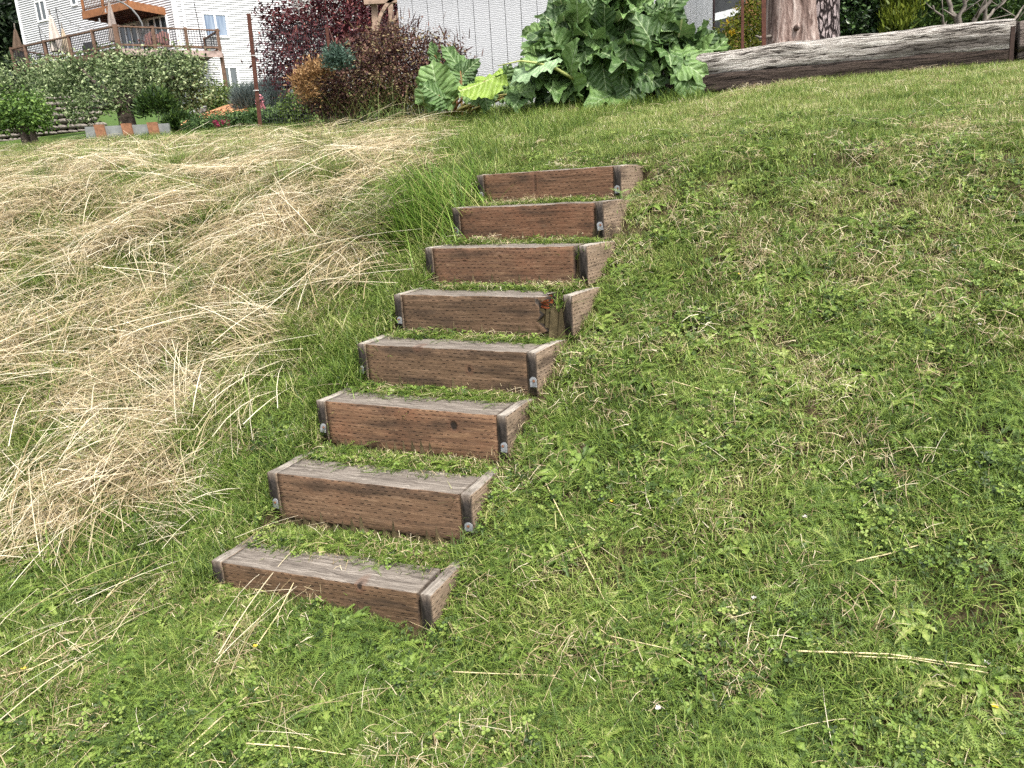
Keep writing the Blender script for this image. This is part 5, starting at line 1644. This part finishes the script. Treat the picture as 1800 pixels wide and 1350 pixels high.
# lawn
x, y, r = sample(760, seed=1)
hw = hay_w(x, y); dry = dryness(x, y)
k = r.random(len(x)) > hw * .55 + .42 * dry
x, y, dry = x[k], y[k], dry[k]
tn = base_tint(x, y) + .16 * dry + r.normal(0, .07, len(x)) + .10 * hay_w(x, y)
emit(x, y, K_SHORT, 1.0, tn, r)
x, y, r = sample(420, seed=2)
k = (r.random(len(x)) < .35 + .65 * sst(4.3, 5.4, tco(x, y))) & (r.random(len(x)) > hay_w(x, y) * .6)
x, y = x[k], y[k]
emit(x, y, K_FINE, 1.0, base_tint(x, y) + r.normal(.04, .08, len(x)) + .12 * dryness(x, y), r)
x, y, r = sample(330, seed=3)
k = (r.random(len(x)) < .6 * sst(-.1, .5, N_MID(x * .7 + 4, y * .7) + .05)) & (hay_w(x, y) < .4) & (tco(x, y) < 5.6)
x, y = x[k], y[k]
emit(x, y, K_CLOV, 1.0, .33 + .08 * N_TINT(x, y) + r.normal(0, .06, len(x)), r, None, .7, .004)
x, y, r = sample(80, seed=4)
k = (hay_w(x, y) < .5) & (tco(x, y) < 5.8)
x, y = x[k], y[k]
emit(x, y, K_ROS, r.uniform(.45, .95, len(x)), .33 + r.normal(0, .08, len(x)), r, None, .8, .006)
x, y, r = sample(260, seed=5)
k = (r.random(len(x)) < sst(-.3, .3, N_HAY2(x * .4 + 2, y * .4))) & (hay_w(x, y) < .5) & (tco(x, y) < 5.8)
x, y = x[k], y[k]
emit(x, y, K_YAR, r.uniform(.7, 1.10, len(x)), .32 + r.normal(0, .06, len(x)), r, None, .8, .008)
x, y, r = sample(230, seed=6)
k = r.random(len(x)) < (.06 + .75 * dryness(x, y)) * (1 - .6 * sst(4.4, 5.4, tco(x, y)))
x, y = x[k], y[k]
emit(x, y, K_CLIP, 1.0, .42 + .12 * r.random(len(x)) + r.normal(0, .10, len(x)), r, None, .95, .012)
# treads: thicker, a little weedier
rs = np.random.default_rng(77)
for kk in range(1, 9):
    P, zt, e, n = SD[kk]
    m = 230
    s = rs.uniform(.07, SW - .07, m); p = rs.uniform(.172, .275 if kk > 1 else .40, m)
    xx = P[0] + s * e[0] + p * n[0]; yy = P[1] + s * e[1] + p * n[1]
    emit(xx, yy, K_SHORT, .95, .40 + .1 * N_TINT(xx, yy) + rs.normal(0, .07, m), rs, None, .3)
    emit(xx[:60], yy[:60] , K_YAR + K_YAR + K_CLOV, .95, .34 + rs.normal(0, .06, 60), rs, None, .8, .01)
    emit(xx[60:72], yy[60:72], K_ROS, .85, .36 + rs.normal(0, .06, 12), rs, None, .8, .01)
    emit(xx[80:90], yy[80:90], K_CLIP, .9, .50 + rs.normal(0, .1, 10), rs, None, .95, .02)
    # grass growing up against the foot of each riser
    m = 46
    s = rs.uniform(.05, SW - .05, m); p = rs.uniform(-.06, -.012, m)
    xx = P[0] + s * e[0] + p * n[0]; yy = P[1] + s * e[1] + p * n[1]
    emit(xx, yy, K_SHORT + K_FINE, .8, .36 + rs.normal(0, .10, m), rs, None, .2)
    # grass crowding the left side board
    m = 40
    s = rs.uniform(-.13, -.015, m); p = rs.uniform(-.08, .32, m)
    xx = P[0] + s * e[0] + p * n[0]; yy = P[1] + s * e[1] + p * n[1]
    emit(xx, yy, K_SHORT + K_TALL, .75, .42 + rs.normal(0, .10, m), rs, None, .15)
# hay: streaky layers whose lie drifts across the slope
def lie(x, y):
    return .22 + .45 * N_HAY(x * .5 + 7, y * .5) + .25 * N_BIG(x, y) + .75 * (1 - sst(2.0, 3.4, tco(x, y)))
def streak(x, y):
    a = .35
    u = x * math.cos(a) + y * math.sin(a); v = -x * math.sin(a) + y * math.cos(a)
    return .8 * N_HAY(u * .55, v * 1.3) + .6 * N_HAY2(u * .6, v * 1.0)
for sd, dn, kinds, tilt, th in ((11, 560, K_HAY, .95, 0), (12, 460, K_MESS, .9, 0), (13, 110, K_LONG, .9, .3)):
    x, y, r = sample(dn, y1=10.5, seed=sd, fall=4.0, pw=1.0)
    w = hay_w(x, y) * (.06 + .62 * sst(-.35, .75, streak(x, y) + .04 - .55 * sst(4.7, 6.0, tco(x, y)))) * sst(-.75, .25, N_MID(x * 1.2 + 9, y * 1.2) + .25 * N_SM(x, y) + .12)
    k = r.random(len(x)) < w * (.90 if not th else .9)
    x, y = x[k], y[k]
    emit(x, y, kinds, 1.0 if not th else 1.25, .60 + .10 * N_HAY2(x + 9, y) + (.14 if th else -.08 if kinds is K_MESS else 0) + r.normal(0, .12, len(x)), r, lie(x, y) + r.normal(0, .85 if not th else .6, len(x)), tilt, .015 + (.03 if th else 0))
# green and yellowing blades standing through the hay
x, y, r = sample(700, y1=11.5, seed=14, fall=4, pw=1.0)
k = (r.random(len(x)) < hay_w(x, y) * (.60 + .40 * sst(.60, -.20, streak(x, y) - .7 * sst(4.7, 6.0, tco(x, y))))) 
x, y = x[k], y[k]
emit(x, y, K_TALL, .85, .50 + .10 * sst(5.0, 6.5, tco(x, y)) + .12 * N_TINT(x, y) + r.normal(0, .12, len(x)), r, None, .2)
x, y, r = sample(240, y1=9.5, seed=15, fall=4, pw=1.0)
k = r.random(len(x)) < hay_w(x, y) * .8
x, y = x[k], y[k]
emit(x, y, K_WIDE + K_TALL, .8, .42 + r.normal(0, .10, len(x)), r, None, .2)
# longer grass along the left of the stairs and at the crest
x, y, r = sample(420, y1=9.5, seed=16, fall=4, pw=1.0)
q_ = qco(x, y); t_ = tco(x, y)
k = (q_ > .02) & (q_ < .55 + np.maximum(0, t_ - 4.2) * .5) & (t_ > 1.8) & (t_ < 8) & (r.random(len(x)) < .75)
x, y = x[k], y[k]
emit(x, y, K_TALL, .75, .45 + .1 * N_TINT(x, y) + r.normal(0, .10, len(x)), r, None, .2)
x, y, r = sample(260, y0=7.5, y1=12.5, seed=17, fall=9)
k = (x < 2.0) & (r.random(len(x)) < sst(7.3, 8.3, tco(x, y)))
x, y = x[k], y[k]
emit(x, y, K_TALL, .9, .38 + .1 * N_TINT(x, y) + r.normal(0, .08, len(x)), r, None, .2)
# straws blown over the green below and on the lawn
x, y, r = sample(42, y1=8, seed=18)
k = r.random(len(x)) < .35 + .55 * (x < -.2)
x, y = x[k], y[k]
emit(x, y, K_STRAW, .9, .68 + r.normal(0, .1, len(x)), r, .9 + r.normal(0, .7, len(x)), .95, .025)
x, y, r = sample(15, y1=4.2, seed=19)
k = (x < .1 - .12 * y) & (qco(x, y) > -.4) & (tco(x, y) < 2.6)
x, y = x[k], y[k]
emit(x, y, K_LONG, .8, .66 + r.normal(0, .1, len(x)), r, 1.05 + r.normal(0, .35, len(x)), .95, .03)

PTS = np.concatenate(PTS); KIND = np.concatenate(KIND); ROT = np.concatenate(ROT); SCL = np.concatenate(SCL); TINT = np.concatenate(TINT)
def scatter(name, label, sel):
    me = bpy.data.meshes.new(name)
    P = PTS[sel].astype(np.float32)
    me.vertices.add(len(P)); me.vertices.foreach_set('co', P.ravel())
    for nm, typ, arr, fld in (('kind', 'INT', KIND[sel].astype(np.int32), 'value'), ('rot', 'FLOAT_VECTOR', ROT[sel].astype(np.float32), 'vector'), ('scl', 'FLOAT', SCL[sel].astype(np.float32), 'value'), ('tn', 'FLOAT', TINT[sel].astype(np.float32), 'value')):
        at = me.attributes.new(nm, typ, 'POINT'); at.data.foreach_set(fld, arr.ravel())
    me.update()
    o = link(name, me)
    tag(o, label, kind='stuff')
    ng = bpy.data.node_groups.new(name, 'GeometryNodeTree')
    ng.interface.new_socket('Geometry', in_out='INPUT', socket_type='NodeSocketGeometry')
    ng.interface.new_socket('Geometry', in_out='OUTPUT', socket_type='NodeSocketGeometry')
    nd, lk = ng.nodes, ng.links
    gi, go = nd.new('NodeGroupInput'), nd.new('NodeGroupOutput')
    ci = nd.new('GeometryNodeCollectionInfo'); ci.inputs['Collection'].default_value = PATCH
    ci.inputs['Separate Children'].default_value = True; ci.inputs['Reset Children'].default_value = True
    iop = nd.new('GeometryNodeInstanceOnPoints'); iop.inputs['Pick Instance'].default_value = True
    def na(n, t):
        a = nd.new('GeometryNodeInputNamedAttribute'); a.data_type = t; a.inputs['Name'].default_value = n
        return [s for s in a.outputs if s.enabled and s.name == 'Attribute'][0]
    lk.new(gi.outputs[0], iop.inputs['Points']); lk.new(ci.outputs[0], iop.inputs['Instance'])
    lk.new(na('kind', 'INT'), iop.inputs['Instance Index']); lk.new(na('rot', 'FLOAT_VECTOR'), iop.inputs['Rotation']); lk.new(na('scl', 'FLOAT'), iop.inputs['Scale'])
    sa = nd.new('GeometryNodeStoreNamedAttribute'); sa.data_type = 'FLOAT'; sa.domain = 'INSTANCE'; sa.inputs['Name'].default_value = 'tint'
    lk.new(iop.outputs[0], sa.inputs['Geometry']); lk.new(na('tn', 'FLOAT'), [s for s in sa.inputs if s.name == 'Value' and s.enabled][0])
    lk.new(sa.outputs[0], go.inputs[0])
    md = o.modifiers.new('scatter', 'NODES'); md.node_group = ng
    return o
KA = np.array(KIND)
is_hay = np.isin(KA, K_HAY + K_MESS + K_STRAW + K_LONG)
is_weed = np.isin(KA, K_CLOV + K_ROS + K_YAR)
is_meadow = np.isin(KA, K_TALL + K_WIDE)
scatter('cut_hay', 'tan cut hay lying in matted streaks over the left slope', is_hay)
scatter('lawn_weeds', 'clover, yarrow and broad leaf weeds mixed into the mown lawn', is_weed)
scatter('meadow_grass', 'longer green and yellowing grass growing through the hay', is_meadow)
scatter('lawn_grass', 'short mown green grass of the lawn and the treads', ~(is_hay | is_weed | is_meadow))
print('instances', len(PTS))

# ------------------------------------------------------------------ single straws and flowers that stand out
M_STRAW = leaf_mat('straw', [(0, (.42, .32, .15)), (.5, (.60, .49, .27)), (1, (.72, .63, .42))], transl=.1)
def straw(label, pix, w=.0036, lift=.03):
    pts = [G(px, py) + Vector((0, 0, lift)) for px, py in pix]
    dense = []
    for i in range(len(pts) - 1):
        for j in range(4): dense.append(pts[i].lerp(pts[i + 1], j / 4))
    dense.append(pts[-1])
    t = thing('dry_straw', label, 'straw', dense[0], 'single dry straws lying on the grass')
    b = MB(); m = len(dense)
    b.tube(dense, [w * (1 - .45 * i / m) for i in range(m)], 5, b=.6); b.build('stem', M_STRAW, t, True)
straw('longest pale straw lying level on the lawn at the lower right', [(1396, 1162), (1480, 1164), (1560, 1168), (1640, 1178), (1732, 1192)], .0032)
straw('thin pale straw just under the longest one at the lower right', [(1500, 1170), (1600, 1178), (1735, 1200)], .0022)
straw('short straight straw tilted up to the right, above the longest one', [(1504, 1004), (1560, 990), (1616, 974)], .0030)
straw('long thin bent straw running down the lawn right of the lowest step', [(948, 838), (985, 915), (1020, 985), (1062, 1070), (1110, 1114)], .0026)
straw('bent thin straw right of the bottom step end', [(1042, 1112), (1070, 1132), (1130, 1146), (1180, 1158), (1222, 1190)], .0022)
straw('pale straw lying almost level below the bottom step', [(798, 1195), (880, 1199), (978, 1203)], .0024)
straw('thick pale straw rising to the right at the bottom edge', [(312, 1350), (380, 1288), (458, 1222)], .0030)
straw('second thick straw along the bottom edge, just right of its neighbour', [(336, 1348), (372, 1318), (412, 1284)], .0026)
straw('straw at the bottom left edge ending below a yellow flower', [(0, 1205), (60, 1188), (130, 1155), (200, 1130)], .0026)
straw('long curved straw lying from the meadow down to the lawn at the left', [(190, 1062), (255, 990), (320, 920), (392, 812)], .0028)
straw('straw at the bottom edge lying level in the middle', [(436, 1322), (520, 1330), (610, 1342)], .0028)
straw('short thin straw standing out below the bottom step, tilted steeply', [(452, 1152), (490, 1095), (524, 1048)], .0024)
straw('pale straw on the brown patch right of the middle steps', [(1182, 684), (1240, 700), (1300, 709)], .0026)
straw('pale straw crossing the right edge of the lawn', [(1735, 468), (1765, 478), (1800, 492)], .0034)
straw('straw lying along the edge of the rotten step tread', [(905, 505), (945, 503), (975, 506)], .0028, .045)
straw('long straw bent over the hay in the left middle', [(445, 470), (520, 455), (590, 462), (625, 490)], .0035, .07)
def bloom(name, label, px, py, mat, r, n, group):
    p = G(px, py) + Vector((0, 0, .035))
    t = thing(name, label, 'flower', p - Vector((0, 0, .035)), group)
    b = MB(); q = random.Random(px)
    for i in range(n):
        a = 6.283 * i / n + q.uniform(-.15, .15); d = Vector((math.cos(a), math.sin(a), q.uniform(.1, .7))); s = Vector((-math.sin(a), math.cos(a), 0))
        b.add([p, p + d * r * .6 + s * r * .25, p + d * r, p + d * r * .6 - s * r * .25], [(0, 1, 2, 3)], q.random())
    b.build('petals', mat, t)
    b = MB(); b.tube([p - Vector((0, 0, .04)), p], .0016, 5); b.build('stem', M_TUSS, t)
M_CLOVERF = leaf_mat('white_clover_petals', [(0, (.55, .48, .45)), (1, (.80, .77, .74))])
for px, py, lab in ((1076, 899, 'yellow flower beside the long bent straw right of the steps'), (1746, 1264, 'yellow flower near the lower right corner'), (452, 1153, 'yellow flower at the lower tip of a steep straw below the bottom step'), (46, 1192, 'yellow flower on the straw at the bottom left edge'), (1300, 497, 'tiny yellow flower on the upper lawn')):
    bloom('yellow_flower', lab, px, py, M_YPET, .010, 9, 'small yellow flowers in the lawn')
for px, py, lab in ((1414, 927, 'white clover head above the short tilted straw'), (1325, 1072, 'white clover head left of the longest straw'), (1733, 1186, 'white clover head at the right end of the longest straw'), (1720, 588, 'pale clover head near the right edge of the lawn'), (1432, 285, 'pinkish white clover head on the upper lawn'), (1157, 1264, 'white clover head near the middle of the bottom edge'), (1760, 1310, 'white clover head near the lower right corner')):
    bloom('clover_flower', lab, px, py, M_CLOVERF, .009, 12, 'white clover flowers in the lawn')
